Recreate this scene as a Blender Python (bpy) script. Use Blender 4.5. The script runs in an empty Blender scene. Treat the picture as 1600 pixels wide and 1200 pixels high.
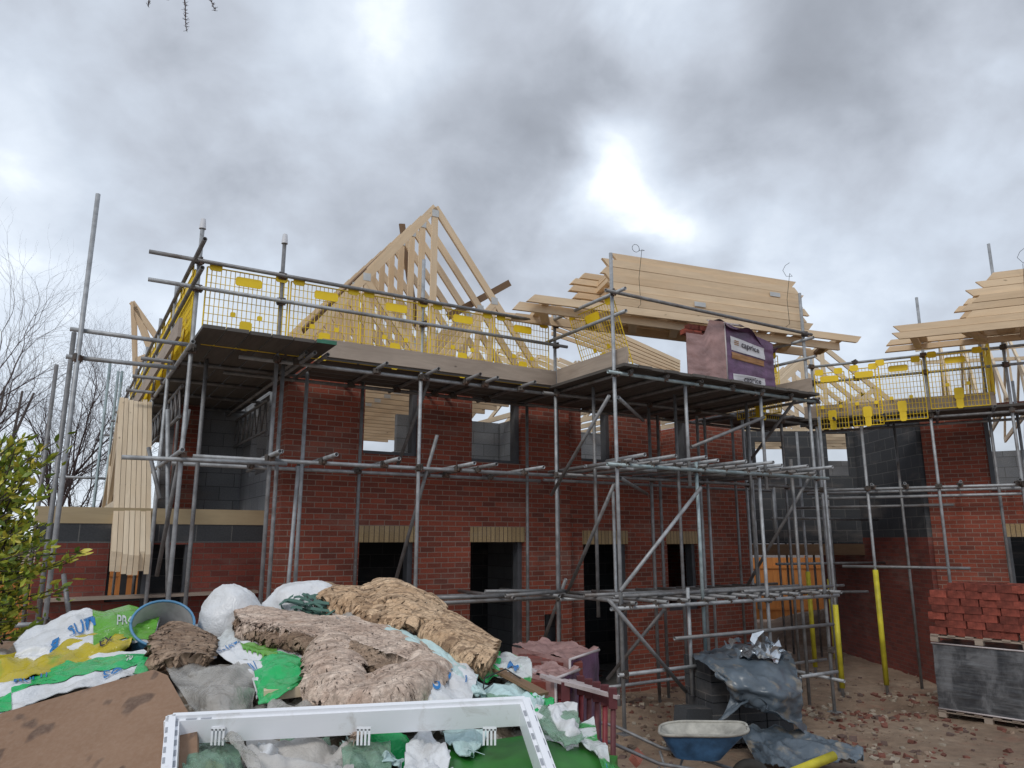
import bpy, bmesh, math, random
from mathutils import Vector, Matrix, noise
random.seed(7)
R = math.radians; PI = math.pi
S = bpy.context.scene; COL = S.collection
# ---------------------------------------------------------------- camera
FPX, PITCH, CZ = 1155.0, R(11.9), 2.5
cd = bpy.data.cameras.new('camera'); cam = bpy.data.objects.new('camera', cd); COL.objects.link(cam)
cd.sensor_width = 36; cd.lens = FPX * 36 / 1600; cd.clip_start = .05; cd.clip_end = 3000
cam.location = (0, 0, CZ); cam.rotation_euler = (R(90) + PITCH, 0, 0); S.camera = cam
def ray(px, py):
    xr = (px - 800) / FPX; yr = (600 - py) / FPX
    return Vector((xr, math.cos(PITCH) - yr * math.sin(PITCH), math.sin(PITCH) + yr * math.cos(PITCH)))
# ---------------------------------------------------------------- world: overcast sky, Nishita blue behind the clouds
SUN_EL, SUN_AZ = R(42), R(205)
W = bpy.data.worlds.new('World'); S.world = W; W.use_nodes = True
nt = W.node_tree; nt.nodes.clear()
def N(t, **k):
    n = nt.nodes.new(t)
    for a, b in k.items(): setattr(n, a, b)
    return n
def Lk(a, b): nt.links.new(a, b)
def Mth(op, a, b=None, clamp=False):
    n = N('ShaderNodeMath', operation=op, use_clamp=clamp)
    for i, v in enumerate((a, b)):
        if v is None: continue
        if isinstance(v, (int, float)): n.inputs[i].default_value = v
        else: Lk(v, n.inputs[i])
    return n.outputs[0]
out = N('ShaderNodeOutputWorld')
sky = N('ShaderNodeTexSky', sky_type='NISHITA'); sky.sun_disc = False
sky.sun_elevation = SUN_EL; sky.sun_rotation = SUN_AZ
bg1 = N('ShaderNodeBackground'); bg1.inputs[1].default_value = .10; Lk(sky.outputs[0], bg1.inputs[0])
tc = N('ShaderNodeTexCoord')
sep = N('ShaderNodeSeparateXYZ'); Lk(tc.outputs['Generated'], sep.inputs[0])
zz = Mth('ADD', Mth('MAXIMUM', sep.outputs[2], 0.0), .6)
comb = N('ShaderNodeCombineXYZ'); Lk(Mth('DIVIDE', sep.outputs[0], zz), comb.inputs[0]); Lk(Mth('DIVIDE', sep.outputs[1], zz), comb.inputs[1])
def fbm(scale, detail, rough, dist, off):
    m = N('ShaderNodeMapping'); m.inputs['Location'].default_value = off; Lk(comb.outputs[0], m.inputs[0])
    n = N('ShaderNodeTexNoise'); n.inputs['Scale'].default_value = scale; n.inputs['Detail'].default_value = detail
    n.inputs['Roughness'].default_value = rough; n.inputs['Distortion'].default_value = dist; Lk(m.outputs[0], n.inputs[0])
    return n
n1 = fbm(2.2, 4, .5, .2, (3.1, 1.7, 0)); n2 = fbm(5.0, 5, .52, .3, (8.2, 4.1, 2)); n3 = fbm(13.0, 5, .55, .2, (1.2, 9.1, 5))
# direction warped by noise, for the individual cloud masses
wv = N('ShaderNodeVectorMath', operation='SUBTRACT'); Lk(n2.outputs['Color'], wv.inputs[0]); wv.inputs[1].default_value = (.5, .5, .5)
ws = N('ShaderNodeVectorMath', operation='SCALE'); Lk(wv.outputs[0], ws.inputs[0]); ws.inputs['Scale'].default_value = .16
wd = N('ShaderNodeVectorMath', operation='ADD'); Lk(tc.outputs['Generated'], wd.inputs[0]); Lk(ws.outputs[0], wd.inputs[1])
dens = Mth('ADD', Mth('MULTIPLY', Mth('SUBTRACT', n1.outputs[0], .5), .60), Mth('MULTIPLY', Mth('SUBTRACT', n2.outputs[0], .5), .68))
dens = Mth('ADD', dens, Mth('MULTIPLY', Mth('SUBTRACT', n3.outputs[0], .5), .32))
# (px, py, radius, amount): + bright, - dark
BL = [(640, 5, .14, .17), (560, 40, .16, .10), (1060, 40, .15, .22), (985, 258, .11, .42), (1040, 368, .10, .40), (1080, 300, .07, -.1), (1150, 300, .2, .06), (560, 230, .3, .14), (940, 330, .12, .12), (1060, 45, .2, .18), (420, 110, .3, .12), (60, 90, .3, .10), (60, 330, .22, .10),
      (850, 120, .22, -.17), (1010, 160, .16, -.14), (240, 190, .22, -.14), (1400, 150, .5, -.05), (560, 280, .3, -.12), (1180, 110, .3, -.10), (700, 420, .35, .02), (1330, 420, .3, .12), (600, 330, .25, -.05),
      (100, 800, .5, .28), (1150, 430, .3, .08), (480, 450, .3, .08), (1540, 330, .2, .06)]
for px, py, rad, am in BL:
    d = ray(px, py).normalized()
    vd = N('ShaderNodeVectorMath', operation='DISTANCE'); Lk(wd.outputs[0], vd.inputs[0]); vd.inputs[1].default_value = d
    mr = N('ShaderNodeMapRange', interpolation_type='SMOOTHERSTEP'); Lk(vd.outputs['Value'], mr.inputs[0])
    mr.inputs[1].default_value = 0; mr.inputs[2].default_value = rad; mr.inputs[3].default_value = am; mr.inputs[4].default_value = 0
    dens = Mth('ADD', dens, mr.outputs[0])
val = Mth('ADD', dens, .52, True)
cr = N('ShaderNodeValToRGB'); Lk(val, cr.inputs[0]); el = cr.color_ramp.elements
el[0].position = .12; el[0].color = (.245, .26, .29, 1); el[1].position = 1.0; el[1].color = (.95, 1.0, 1.04, 1)
for p, c in ((.34, (.335, .360, .405)), (.52, (.450, .485, .545)), (.68, (.55, .605, .685)), (.84, (.68, .74, .82))):
    e = el.new(p); e.color = (*c, 1)
bg2 = N('ShaderNodeBackground'); Lk(cr.outputs[0], bg2.inputs[0]); bg2.inputs[1].default_value = 1.0
mx = N('ShaderNodeMixShader'); mx.inputs[0].default_value = .9
Lk(bg1.outputs[0], mx.inputs[1]); Lk(bg2.outputs[0], mx.inputs[2]); Lk(mx.outputs[0], out.inputs[0])
sd = bpy.data.lights.new('sun', 'SUN'); sd.energy = .9; sd.angle = R(14); sd.color = (1, .96, .9)
so = bpy.data.objects.new('sun', sd); COL.objects.link(so)
so.rotation_euler = (R(90) - SUN_EL, 0, R(180) - SUN_AZ)
vs = S.view_settings; vs.view_transform = 'Standard'; vs.look = 'None'; vs.exposure = .38; vs.gamma = 1; vs.use_curve_mapping = False
S.cycles.max_bounces = 6; S.cycles.transparent_max_bounces = 12
# ---------------------------------------------------------------- materials
def lin(c):
    return tuple((v / 12.92 if v <= .04045 else ((v + .055) / 1.055) ** 2.4) for v in c)
class Mat:
    def __init__(s, name):
        s.m = bpy.data.materials.new(name); s.m.use_nodes = True; s.t = s.m.node_tree
        s.b = s.t.nodes['Principled BSDF']
    def n(s, t, **k):
        x = s.t.nodes.new(t)
        for a, b in k.items(): setattr(x, a, b)
        return x
    def l(s, a, b): s.t.links.new(a, b)
    def noise(s, vec, scale, detail=4, rough=.55, dist=0, mapscale=None, color=False):
        if mapscale:
            mp = s.n('ShaderNodeMapping'); mp.inputs['Scale'].default_value = mapscale; s.l(vec, mp.inputs[0]); vec = mp.outputs[0]
        x = s.n('ShaderNodeTexNoise'); x.inputs['Scale'].default_value = scale; x.inputs['Detail'].default_value = detail
        x.inputs['Roughness'].default_value = rough; x.inputs['Distortion'].default_value = dist; s.l(vec, x.inputs[0]); return x.outputs[1 if color else 0]
    def ramp(s, f, stops, interp='LINEAR'):
        r = s.n('ShaderNodeValToRGB'); s.l(f, r.inputs[0]); e = r.color_ramp.elements; r.color_ramp.interpolation = interp
        e[0].position, e[0].color = stops[0][0], (*stops[0][1], 1); e[1].position, e[1].color = stops[-1][0], (*stops[-1][1], 1)
        for p, c in stops[1:-1]:
            q = e.new(p); q.color = (*c, 1)
        return r.outputs[0]
    def mix(s, f, a, b, mode='MIX'):
        x = s.n('ShaderNodeMix', data_type='RGBA', blend_type=mode)
        for i, v in ((0, f), (6, a), (7, b)):
            if isinstance(v, (int, float)): x.inputs[i].default_value = v
            elif isinstance(v, tuple): x.inputs[i].default_value = (*v, 1)
            else: s.l(v, x.inputs[i])
        return x.outputs[2]
    def bump(s, h, strength=.4, dist=.01):
        x = s.n('ShaderNodeBump'); x.inputs['Strength'].default_value = strength; x.inputs['Distance'].default_value = dist
        s.l(h, x.inputs['Height']); s.l(x.outputs[0], s.b.inputs['Normal'])
    def base(s, c):
        if isinstance(c, tuple): s.b.inputs['Base Color'].default_value = (*c, 1)
        else: s.l(c, s.b.inputs['Base Color'])
    def set(s, rough=.7, metal=0, **k):
        s.b.inputs['Roughness'].default_value = rough; s.b.inputs['Metallic'].default_value = metal
        for a, v in k.items(): s.b.inputs[a.replace('_', ' ')].default_value = v
    @property
    def obj(s): return s.n('ShaderNodeTexCoord').outputs['Object']
    @property
    def uv(s): return s.n('ShaderNodeTexCoord').outputs['UV']
M = {}
def simple(name, c, rough=.7, metal=0, var=.25, scale=8, bump=0, vec='obj', **k):
    m = Mat(name); v = getattr(m, vec)
    f = m.noise(v, scale, 5, .6)
    lo = tuple(x * (1 - var) for x in c); hi = tuple(min(1, x * (1 + var)) for x in c)
    m.base(m.ramp(f, [(.3, lo), (.7, hi)])); m.set(rough, metal, **k)
    if bump: m.bump(m.noise(v, scale * 5, 4), bump, .01)
    M[name] = m.m; return m
def brickmat(name, c1, c2, mortar, bw=.225, bh=.075, mw=.010, bump=.5, bias=-.1, stain=.35):
    m = Mat(name); uv = m.uv
    wob = m.noise(uv, 6, 3, .5, color=True)
    mp = m.n('ShaderNodeVectorMath', operation='MULTIPLY_ADD'); m.l(wob, mp.inputs[0]); mp.inputs[1].default_value = (.006, .006, 0); m.l(uv, mp.inputs[2])
    b = m.n('ShaderNodeTexBrick'); m.l(mp.outputs[0], b.inputs['Vector']); b.inputs['Scale'].default_value = 1
    b.inputs['Brick Width'].default_value = bw; b.inputs['Row Height'].default_value = bh; b.inputs['Mortar Size'].default_value = mw * .5
    b.inputs['Mortar Smooth'].default_value = .15; b.inputs['Bias'].default_value = bias
    b.inputs['Color1'].default_value = (*c1, 1); b.inputs['Color2'].default_value = (*c2, 1); b.inputs['Mortar'].default_value = (*mortar, 1)
    n = m.noise(uv, 1.3, 5, .6); n2 = m.noise(uv, 45, 4, .65)
    c = m.mix(stain, b.outputs['Color'], m.ramp(n, [(.3, (.42, .42, .42)), (.7, (1, 1, 1))]), 'MULTIPLY')
    c = m.mix(.45, c, m.ramp(n2, [(.3, (.5, .5, .5)), (.7, (1.3, 1.3, 1.3))]), 'MULTIPLY')
    eff = m.noise(uv, .7, 4, .6, mapscale=(1, 3, 1))
    c = m.mix(m.ramp(eff, [(.54, (0, 0, 0)), (.72, (.22, .22, .22))]), c, (.46, .38, .32))
    m.base(c); m.set(.88)
    h = m.n('ShaderNodeMath', operation='MULTIPLY_ADD'); m.l(n2, h.inputs[0]); h.inputs[1].default_value = .35
    inv = m.n('ShaderNodeMath', operation='SUBTRACT'); inv.inputs[0].default_value = 1; m.l(b.outputs['Fac'], inv.inputs[1]); m.l(inv.outputs[0], h.inputs[2])
    m.bump(h.outputs[0], bump, .008); M[name] = m.m
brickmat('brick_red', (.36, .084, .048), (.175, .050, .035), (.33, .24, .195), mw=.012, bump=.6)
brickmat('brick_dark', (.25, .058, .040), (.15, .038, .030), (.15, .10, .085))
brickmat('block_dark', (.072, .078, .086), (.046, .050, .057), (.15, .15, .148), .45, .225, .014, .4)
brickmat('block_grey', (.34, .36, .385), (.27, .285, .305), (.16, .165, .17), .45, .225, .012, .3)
brickmat('cream_soldier', (.50, .36, .19), (.38, .27, .14), (.10, .07, .05), .075, .40, .012, .5, stain=.15)
def wood(name, c, dark, var=.5, knots=True, rough=.75, sc=1.0):
    m = Mat(name); uv = m.uv
    g = m.noise(uv, 14 * sc, 5, .6, 1.2, mapscale=(.12, 1, 1)); g2 = m.noise(uv, 2.0, 3, .5, mapscale=(.6, 1.5, 1))
    col = m.ramp(g, [(.3, tuple(x * (1 - .22 * var) for x in c)), (.65, c)])
    col = m.mix(m.ramp(g2, [(.45, (0, 0, 0)), (.75, (.5, .5, .5))]), col, dark)
    if knots:
        v = m.n('ShaderNodeTexVoronoi'); v.inputs['Scale'].default_value = 4.5; mp = m.n('ShaderNodeMapping'); mp.inputs['Scale'].default_value = (.55, 1, 1)
        m.l(uv, mp.inputs[0]); m.l(mp.outputs[0], v.inputs['Vector'])
        col = m.mix(m.ramp(v.outputs['Distance'], [(.03, (.75, .75, .75)), (.075, (0, 0, 0))]), col, tuple(x * .4 for x in dark))
    oi = m.n('ShaderNodeObjectInfo'); col = m.mix(1.0, col, m.ramp(oi.outputs['Random'], [(0, (.88, .87, .86)), (.5, (1, .99, .98)), (1, (1.1, 1.12, 1.14))]), 'MULTIPLY')
    m.base(col); m.set(rough); m.bump(g, .15, .004); M[name] = m.m
wood('new_timber', (.76, .59, .40), (.66, .46, .27), .7)
wood('pale_timber', (.76, .63, .46), (.66, .51, .34), .7)
wood('old_board', (.42, .345, .28), (.20, .15, .12), 1.0)
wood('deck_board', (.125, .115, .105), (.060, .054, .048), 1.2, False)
wood('dark_timber', (.22, .135, .075), (.12, .07, .04), 1.0)
wood('fence_timber', (.62, .24, .06), (.45, .16, .04), .8, False)
wood('plate_timber', (.42, .33, .20), (.30, .22, .12))
def galv(name, c, tint, rusty=.2):
    m = Mat(name); o = m.obj
    n = m.noise(o, 9, 6, .65); n2 = m.noise(o, 2.2, 4, .6); n3 = m.noise(o, 60, 3, .6)
    col = m.ramp(n, [(.3, tuple(x * .62 for x in c)), (.55, c), (.8, tuple(min(1, x * 1.3) for x in c))])
    col = m.mix(m.ramp(n2, [(.52, (0, 0, 0)), (.72, (rusty * 2,) * 3)]), col, tint)
    col = m.mix(m.ramp(n3, [(.62, (0, 0, 0)), (.7, (.5, .5, .5))]), col, (.45, .44, .42))
    m.base(col); m.set(.55, .35); m.bump(n3, .15, .002); M[name] = m.m
galv('galvanised_tube', (.40, .42, .44), (.14, .11, .09))
galv('galvanised_tube_dull', (.24, .243, .25), (.11, .075, .055), .35)
galv('galvanised_tube_blue', (.36, .44, .46), (.16, .25, .28), .5)
galv('rusty_coupler', (.10, .085, .075), (.17, .075, .04), .6)
simple('yellow_plastic', (.92, .64, .02), .55, var=.12, scale=3)
simple('yellow_sleeve', (.58, .51, .035), .55, var=.3, scale=4)
simple('white_cap', (.62, .63, .66), .45, var=.05)
simple('cavity_closer', (.085, .09, .10), .6, var=.2)
simple('cement_grey', (.30, .29, .28), .85, var=.25, bump=.3)
simple('inner_dark', (.06, .06, .06), .9)
simple('green_paint', (.05, .20, .13), .6, var=.3); simple('nail_plate', (.58, .58, .56), .4, .5, var=.1)
simple('strap_wire', (.02, .02, .022), .6)
simple('dpc_black', (.02, .02, .022), .55, var=.4)
# ---------------------------------------------------------------- mesh builder
class MB:
    def __init__(s): s.v = []; s.f = []; s.uv = []; s.mi = []; s.sm = []
    def face(s, idx, uvs, mi=0, smooth=False): s.f.append(idx); s.uv.append(uvs); s.mi.append(mi); s.sm.append(smooth)
    def quad(s, pts, uvs=None, mi=0):
        b = len(s.v); s.v += [tuple(p) for p in pts]
        if uvs is None:
            p = [Vector(q) for q in pts]; n = (p[1] - p[0]).cross(p[2] - p[0])
            ax = max(range(3), key=lambda i: abs(n[i]))
            a, c = ((1, 2), (0, 2), (0, 1))[ax]; uvs = [(q[a], q[c]) for q in p]
        s.face(tuple(range(b, b + len(pts))), uvs, mi); return s
    def box(s, a, b, mi=0):
        x0, x1 = sorted((a[0], b[0])); y0, y1 = sorted((a[1], b[1])); z0, z1 = sorted((a[2], b[2]))
        P = lambda x, y, z: (x, y, z)
        s.quad([P(x0, y0, z0), P(x1, y0, z0), P(x1, y0, z1), P(x0, y0, z1)], None, mi)
        s.quad([P(x1, y1, z0), P(x0, y1, z0), P(x0, y1, z1), P(x1, y1, z1)], None, mi)
        s.quad([P(x1, y0, z0), P(x1, y1, z0), P(x1, y1, z1), P(x1, y0, z1)], None, mi)
        s.quad([P(x0, y1, z0), P(x0, y0, z0), P(x0, y0, z1), P(x0, y1, z1)], None, mi)
        s.quad([P(x0, y0, z1), P(x1, y0, z1), P(x1, y1, z1), P(x0, y1, z1)], None, mi)
        s.quad([P(x0, y1, z0), P(x1, y1, z0), P(x1, y0, z0), P(x0, y0, z0)], None, mi)
        return s
    def beam(s, a, b, w, h, up=(0, 0, 1), cut0=0, cut1=0, mi=0):
        """board from a to b; w across, h along up; cut0/cut1 shear the ends along the length"""
        a = Vector(a); b = Vector(b); d = b - a; L = d.length; d.normalize(); up = Vector(up)
        sx = d.cross(up); sx.normalize(); uu = sx.cross(d); uu.normalize()
        ou, ov = random.uniform(0, 40), random.uniform(0, 40)
        c = {}
        for e, (o, cut) in enumerate(((a, cut0), (b, cut1))):
            for i in (-1, 1):
                for j in (-1, 1): c[e, i, j] = o + sx * (i * w / 2) + uu * (j * h / 2) + d * (cut * j)
        def q(ks, uvs): s.quad([c[k] for k in ks], [(ou + x, ov + y) for x, y in uvs], mi)
        for side in (-1, 1):
            ks = [(0, side, -1), (1, side, -1), (1, side, 1), (0, side, 1)]
            if side == -1: ks = ks[::-1]; q(ks, [(0, h), (L, h), (L, 0), (0, 0)])
            else: q(ks, [(0, 0), (L, 0), (L, h), (0, h)])
            ks = [(0, -1, side), (0, 1, side), (1, 1, side), (1, -1, side)]
            if side == 1: ks = ks; q(ks, [(0, h + .01), (0, h + .01 + w), (L, h + .01 + w), (L, h + .01)])
            else: q(ks[::-1], [(L, 2 * h + .02), (L, 2 * h + w + .02), (0, 2 * h + .02 + w), (0, 2 * h + .02)])
        q([(0, -1, -1), (0, 1, -1), (0, 1, 1), (0, -1, 1)], [(0, 0), (w, 0), (w, h), (0, h)])
        q([(1, 1, -1), (1, -1, -1), (1, -1, 1), (1, 1, 1)], [(0, 0), (w, 0), (w, h), (0, h)])
        return s
    def tube(s, pts, r, n=10, hollow=False, mi=0, closed=True):
        pts = [Vector(p) for p in pts]; rs = r if isinstance(r, (list, tuple)) else [r] * len(pts)
        rings = []; prev = None
        if hollow:
            d0 = (pts[1] - pts[0]).normalized(); d1 = (pts[-1] - pts[-2]).normalized()
            pts = [pts[0] + d0 * .06, pts[0]] + pts + [pts[-1], pts[-1] - d1 * .06]; rs = [rs[0] * .8, rs[0] * .8] + rs + [rs[-1] * .8, rs[-1] * .8]
        L = 0
        for i, p in enumerate(pts):
            if hollow:
                dd = d0 if i < 3 else (d1 if i >= len(pts) - 3 else (pts[i + 1] - pts[i - 1]).normalized())
            else: dd = (pts[min(i + 1, len(pts) - 1)] - pts[max(i - 1, 0)]).normalized()
            if prev is None:
                u = dd.cross(Vector((0, 0, 1)))
                if u.length < .01: u = dd.cross(Vector((1, 0, 0)))
                u.normalize()
            else:
                u = prev - dd * prev.dot(dd); u.normalize()
            prev = u; w = dd.cross(u); b = len(s.v)
            if i: L += (p - pts[i - 1]).length
            for k in range(n):
                a = 2 * PI * k / n; s.v.append(tuple(p + (u * math.cos(a) + w * math.sin(a)) * rs[i]))
            rings.append((b, L))
        for (b0, l0), (b1, l1) in zip(rings, rings[1:]):
            for k in range(n):
                k2 = (k + 1) % n
                s.face((b0 + k, b0 + k2, b1 + k2, b1 + k), [(l0, k / n), (l0, (k + 1) / n), (l1, (k + 1) / n), (l1, k / n)], mi, True)
        if closed:
            b = rings[0][0]; s.face(tuple(range(b + n - 1, b - 1, -1)), [(0, 0)] * n, mi)
            b = rings[-1][0]; s.face(tuple(range(b, b + n)), [(0, 0)] * n, mi)
        return s
    def grid(s, fn, nu, nv, mi=0, thick=0, smooth=True, uvs=(1, 1), keep=None):
        g = [[Vector(fn(i / nu, j / nv)) for i in range(nu + 1)] for j in range(nv + 1)]
        def lay(g, flip):
            b = len(s.v)
            for row in g: s.v += [tuple(p) for p in row]
            for j in range(nv):
                for i in range(nu):
                    if keep and not keep((i + .5) / nu, (j + .5) / nv): continue
                    q = (b + j * (nu + 1) + i, b + j * (nu + 1) + i + 1, b + (j + 1) * (nu + 1) + i + 1, b + (j + 1) * (nu + 1) + i)
                    uv = [(i / nu * uvs[0], j / nv * uvs[1]), ((i + 1) / nu * uvs[0], j / nv * uvs[1]), ((i + 1) / nu * uvs[0], (j + 1) / nv * uvs[1]), (i / nu * uvs[0], (j + 1) / nv * uvs[1])]
                    if flip: q = q[::-1]; uv = uv[::-1]
                    s.face(q, uv, mi, smooth)
            return b
        b0 = lay(g, False)
        if thick:
            h = []
            for j in range(nv + 1):
                row = []
                for i in range(nu + 1):
                    du = g[j][min(i + 1, nu)] - g[j][max(i - 1, 0)]; dv = g[min(j + 1, nv)][i] - g[max(j - 1, 0)][i]
                    n = du.cross(dv)
                    if n.length > 1e-9: n.normalize()
                    row.append(g[j][i] - n * thick)
                h.append(row)
            b1 = lay(h, True)
            def rim(a, b_, c, d): s.face((a, c, d, b_), [(0, 0), (0, .05), (.1, .05), (.1, 0)], mi, smooth)
            for i in range(nu):
                rim(b0 + i + 1, b0 + i, b1 + i + 1, b1 + i)
                k = nv * (nu + 1); rim(b0 + k + i, b0 + k + i + 1, b1 + k + i, b1 + k + i + 1)
            for j in range(nv):
                k0, k1 = j * (nu + 1), (j + 1) * (nu + 1)
                rim(b0 + k0, b0 + k1, b1 + k0, b1 + k1)
                rim(b0 + k1 + nu, b0 + k0 + nu, b1 + k1 + nu, b1 + k0 + nu)
        return s
# frames: (origin, angle). local x along a facade, local y into the building
FA = R(31.2)
MAIN = (Vector((-3.05, 9.87, 0)), FA)
WING = (Vector((5.55, 13.28, 0)), R(-29))
TFR = (Vector((1.41, 10.07, 0)), R(21.5))
WORLD = (Vector((0, 0, 0)), 0.0)
def w2l(F, p): return Matrix.Rotation(-F[1], 3, 'Z') @ (Vector(p) - F[0])
def l2w(F, p): return Matrix.Rotation(F[1], 3, 'Z') @ Vector(p) + F[0]
def pl(px, py, d, F=MAIN):
    """where the ray through a pixel meets the vertical plane d metres in front of a facade: local (x, y, z)"""
    r = ray(px, py); n = Matrix.Rotation(F[1], 3, 'Z') @ Vector((0, 1, 0)); t = (F[0].dot(n) - d) / r.dot(n)
    return w2l(F, Vector((0, 0, CZ)) + r * t)
def pz(px, py, z, F=MAIN):
    r = ray(px, py); return w2l(F, Vector((0, 0, CZ)) + r * ((z - CZ) / r.z))
def pY(px, py, Y):
    r = ray(px, py); return Vector((0, 0, CZ)) + r * (Y / r.y)
BASE = {}
def tag(o, label=None, cat=None, group=None, kind=None):
    for k, v in (('label', label), ('category', cat), ('group', group), ('kind', kind)):
        if v: o[k] = v
    return o
def place(o, F, b):
    o.location = l2w(F, b); o.rotation_euler = (0, 0, F[1]); BASE[o.name] = Vector(b)
def thing(name, label, cat, F=WORLD, base=(0, 0, 0), group=None):
    o = bpy.data.objects.new(name, None); COL.objects.link(o); o.empty_display_size = .2
    place(o, F, base); return tag(o, label, cat, group)
def obj(name, mb, mat, parent=None, F=WORLD, base=None, label=None, cat=None, group=None, kind=None):
    if not mb.v: return None
    if parent is not None:
        off = BASE[parent.name]
    else:
        if base is None:
            xs, ys, zs = zip(*mb.v); base = ((min(xs) + max(xs)) / 2, (min(ys) + max(ys)) / 2, min(zs))
        off = Vector(base)
    me = bpy.data.meshes.new(name)
    me.from_pydata([(x - off[0], y - off[1], z - off[2]) for x, y, z in mb.v], [], mb.f)
    ul = me.uv_layers.new(name='UVMap'); k = 0; flat = []
    for u in mb.uv:
        for a in u: flat += [a[0], a[1]]
    ul.data.foreach_set('uv', flat)
    for m in (mat if isinstance(mat, (list, tuple)) else [mat]): me.materials.append(M[m] if isinstance(m, str) else m)
    me.polygons.foreach_set('material_index', mb.mi); me.polygons.foreach_set('use_smooth', mb.sm); me.update()
    o = bpy.data.objects.new(name, me); COL.objects.link(o)
    if parent is not None: o.parent = parent; BASE[o.name] = off
    else: place(o, F, off)
    return tag(o, label, cat, group, kind)
def wall(mb, x0, x1, z0, z1, y0, y1, holes=(), mi=0):
    """wall along x from y0 (face) to y1 with rectangular holes (x0, x1, z0, z1)"""
    xs = sorted({x0, x1} | {min(max(v, x0), x1) for h in holes for v in h[:2]}); zs = sorted({z0, z1} | {min(max(v, z0), z1) for h in holes for v in h[2:4]})
    def solid(i, j):
        if not (0 <= i < len(xs) - 1 and 0 <= j < len(zs) - 1): return False
        cx, cz = (xs[i] + xs[i + 1]) / 2, (zs[j] + zs[j + 1]) / 2
        return not any(h[0] < cx < h[1] and h[2] < cz < h[3] for h in holes)
    for i in range(len(xs) - 1):
        for j in range(len(zs) - 1):
            if not solid(i, j): continue
            a, b, c, d = xs[i], xs[i + 1], zs[j], zs[j + 1]
            mb.quad([(a, y0, c), (b, y0, c), (b, y0, d), (a, y0, d)], None, mi); mb.quad([(b, y1, c), (a, y1, c), (a, y1, d), (b, y1, d)], None, mi)
            if not solid(i - 1, j): mb.quad([(a, y1, c), (a, y0, c), (a, y0, d), (a, y1, d)], None, mi)
            if not solid(i + 1, j): mb.quad([(b, y0, c), (b, y1, c), (b, y1, d), (b, y0, d)], None, mi)
            if not solid(i, j + 1): mb.quad([(a, y0, d), (b, y0, d), (b, y1, d), (a, y1, d)], None, mi)
            if not solid(i, j - 1): mb.quad([(a, y1, c), (b, y1, c), (b, y0, c), (a, y0, c)], None, mi)
def wall_y(mb, y0, y1, z0, z1, x0, x1, holes=(), mi=0):
    t = MB(); wall(t, y0, y1, z0, z1, x0, x1, holes, mi)
    b = len(mb.v); mb.v += [(y, x, z) for x, y, z in t.v]
    for f, u, m_, s_ in zip(t.f, t.uv, t.mi, t.sm): mb.face(tuple(b + i for i in reversed(f)), list(reversed(u)), m_, s_)
# ---------------------------------------------------------------- ground
def gz(x, y):
    t = min(max((11.5 - y) / 8.5, 0), 1); h = .9 * t * t
    if y > 11.5: h += 0
    h += .22 * max(0, 1 - ((x - 1.5) ** 2 / 3.5 + (y - 11.2) ** 2 / 3.0))     # rubble bank at the tower's near corner
    n = noise.fractal(Vector((x * .5, y * .5, 3)), .9, 2.1, 5)
    n2 = noise.fractal(Vector((x * 3.3, y * 3.3, 7)), .8, 2.1, 4)
    near = 1 if y < 22 else .3
    return h + .05 * n * near + .022 * n2 * near
def axis(a, b, fine0, fine1, step):
    out = []; v = fine0
    while v < fine1: out.append(v); v += step
    st = step; w = fine1
    while w < b: out.append(w); st *= 1.25; w += st
    out.append(b); st = step; w = fine0
    while w > a: st *= 1.25; w -= st; out.append(max(w, a))
    return sorted(set(out))
gxs = axis(-700, 700, -6, 13, .09); gys = axis(-60, 1200, 1.5, 20, .09)
g = MB(); nx = len(gxs)
for y in gys:
    for x in gxs: g.v.append((x, y, gz(x, y)))
for j in range(len(gys) - 1):
    for i in range(nx - 1): g.face((j * nx + i, j * nx + i + 1, (j + 1) * nx + i + 1, (j + 1) * nx + i), [(0, 0)] * 4, 0, True)
m = Mat('mud'); o = m.obj
a = m.noise(o, .7, 6, .6); b = m.noise(o, 6, 6, .65); c = m.noise(o, 38, 5, .7)
col = m.ramp(a, [(.3, (.20, .140, .10)), (.5, (.29, .215, .155)), (.7, (.37, .29, .22))])
col = m.mix(.6, col, m.ramp(b, [(.3, (.5, .47, .45)), (.7, (1.25, 1.2, 1.15))]), 'MULTIPLY')
col = m.mix(m.ramp(c, [(.6, (0, 0, 0)), (.68, (.6, .6, .6))]), col, (.30, .24, .19))
col = m.mix(m.ramp(m.noise(o, 1.7, 5, .7), [(.56, (0, 0, 0)), (.68, (.5, .5, .5))]), col, (.26, .13, .09))
m.base(col); m.set(.9); m.bump(m.mix(.4, b, c), .8, .03); M['mud'] = m.m
obj('ground', g, 'mud', base=(0, 0, 0), kind='structure')
# ---------------------------------------------------------------- main terrace of two unfinished houses
H = thing('unfinished_house', 'two-storey red brick shell with bare roof trusses, cream soldier lintels and empty openings', 'house', MAIN, (4.5, 4, 0))
h1 = [(1.10, 1.93, .1, 2.47), (2.84, 3.79, .1, 2.47), (1.10, 1.95, 3.70, 4.80), (2.84, 3.74, 3.68, 4.72), (4.16, 4.44, .93, 1.36)]
h2 = [(5.05, 6.0, .1, 2.43), (6.92, 7.66, 1.27, 2.43), (5.05, 5.72, 3.82, 4.80), (6.88, 7.6, 3.84, 4.80)]
mb = MB(); wall(mb, 0, 4.68, -.4, 4.95, 0, .1025, h1); obj('wall', mb, 'brick_red', H)
mb = MB(); wall(mb, 4.68, 9.05, -.4, 4.92, .16, .2625, h2); obj('wall', mb, 'brick_red', H)
mb = MB(); mb.box((4.6, .104, -.4), (4.678, .26, 4.9)); obj('wall', mb, 'brick_red', H)
hin = [(a, b_, c - .02, d) for a, b_, c, d in h1 + h2]
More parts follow.
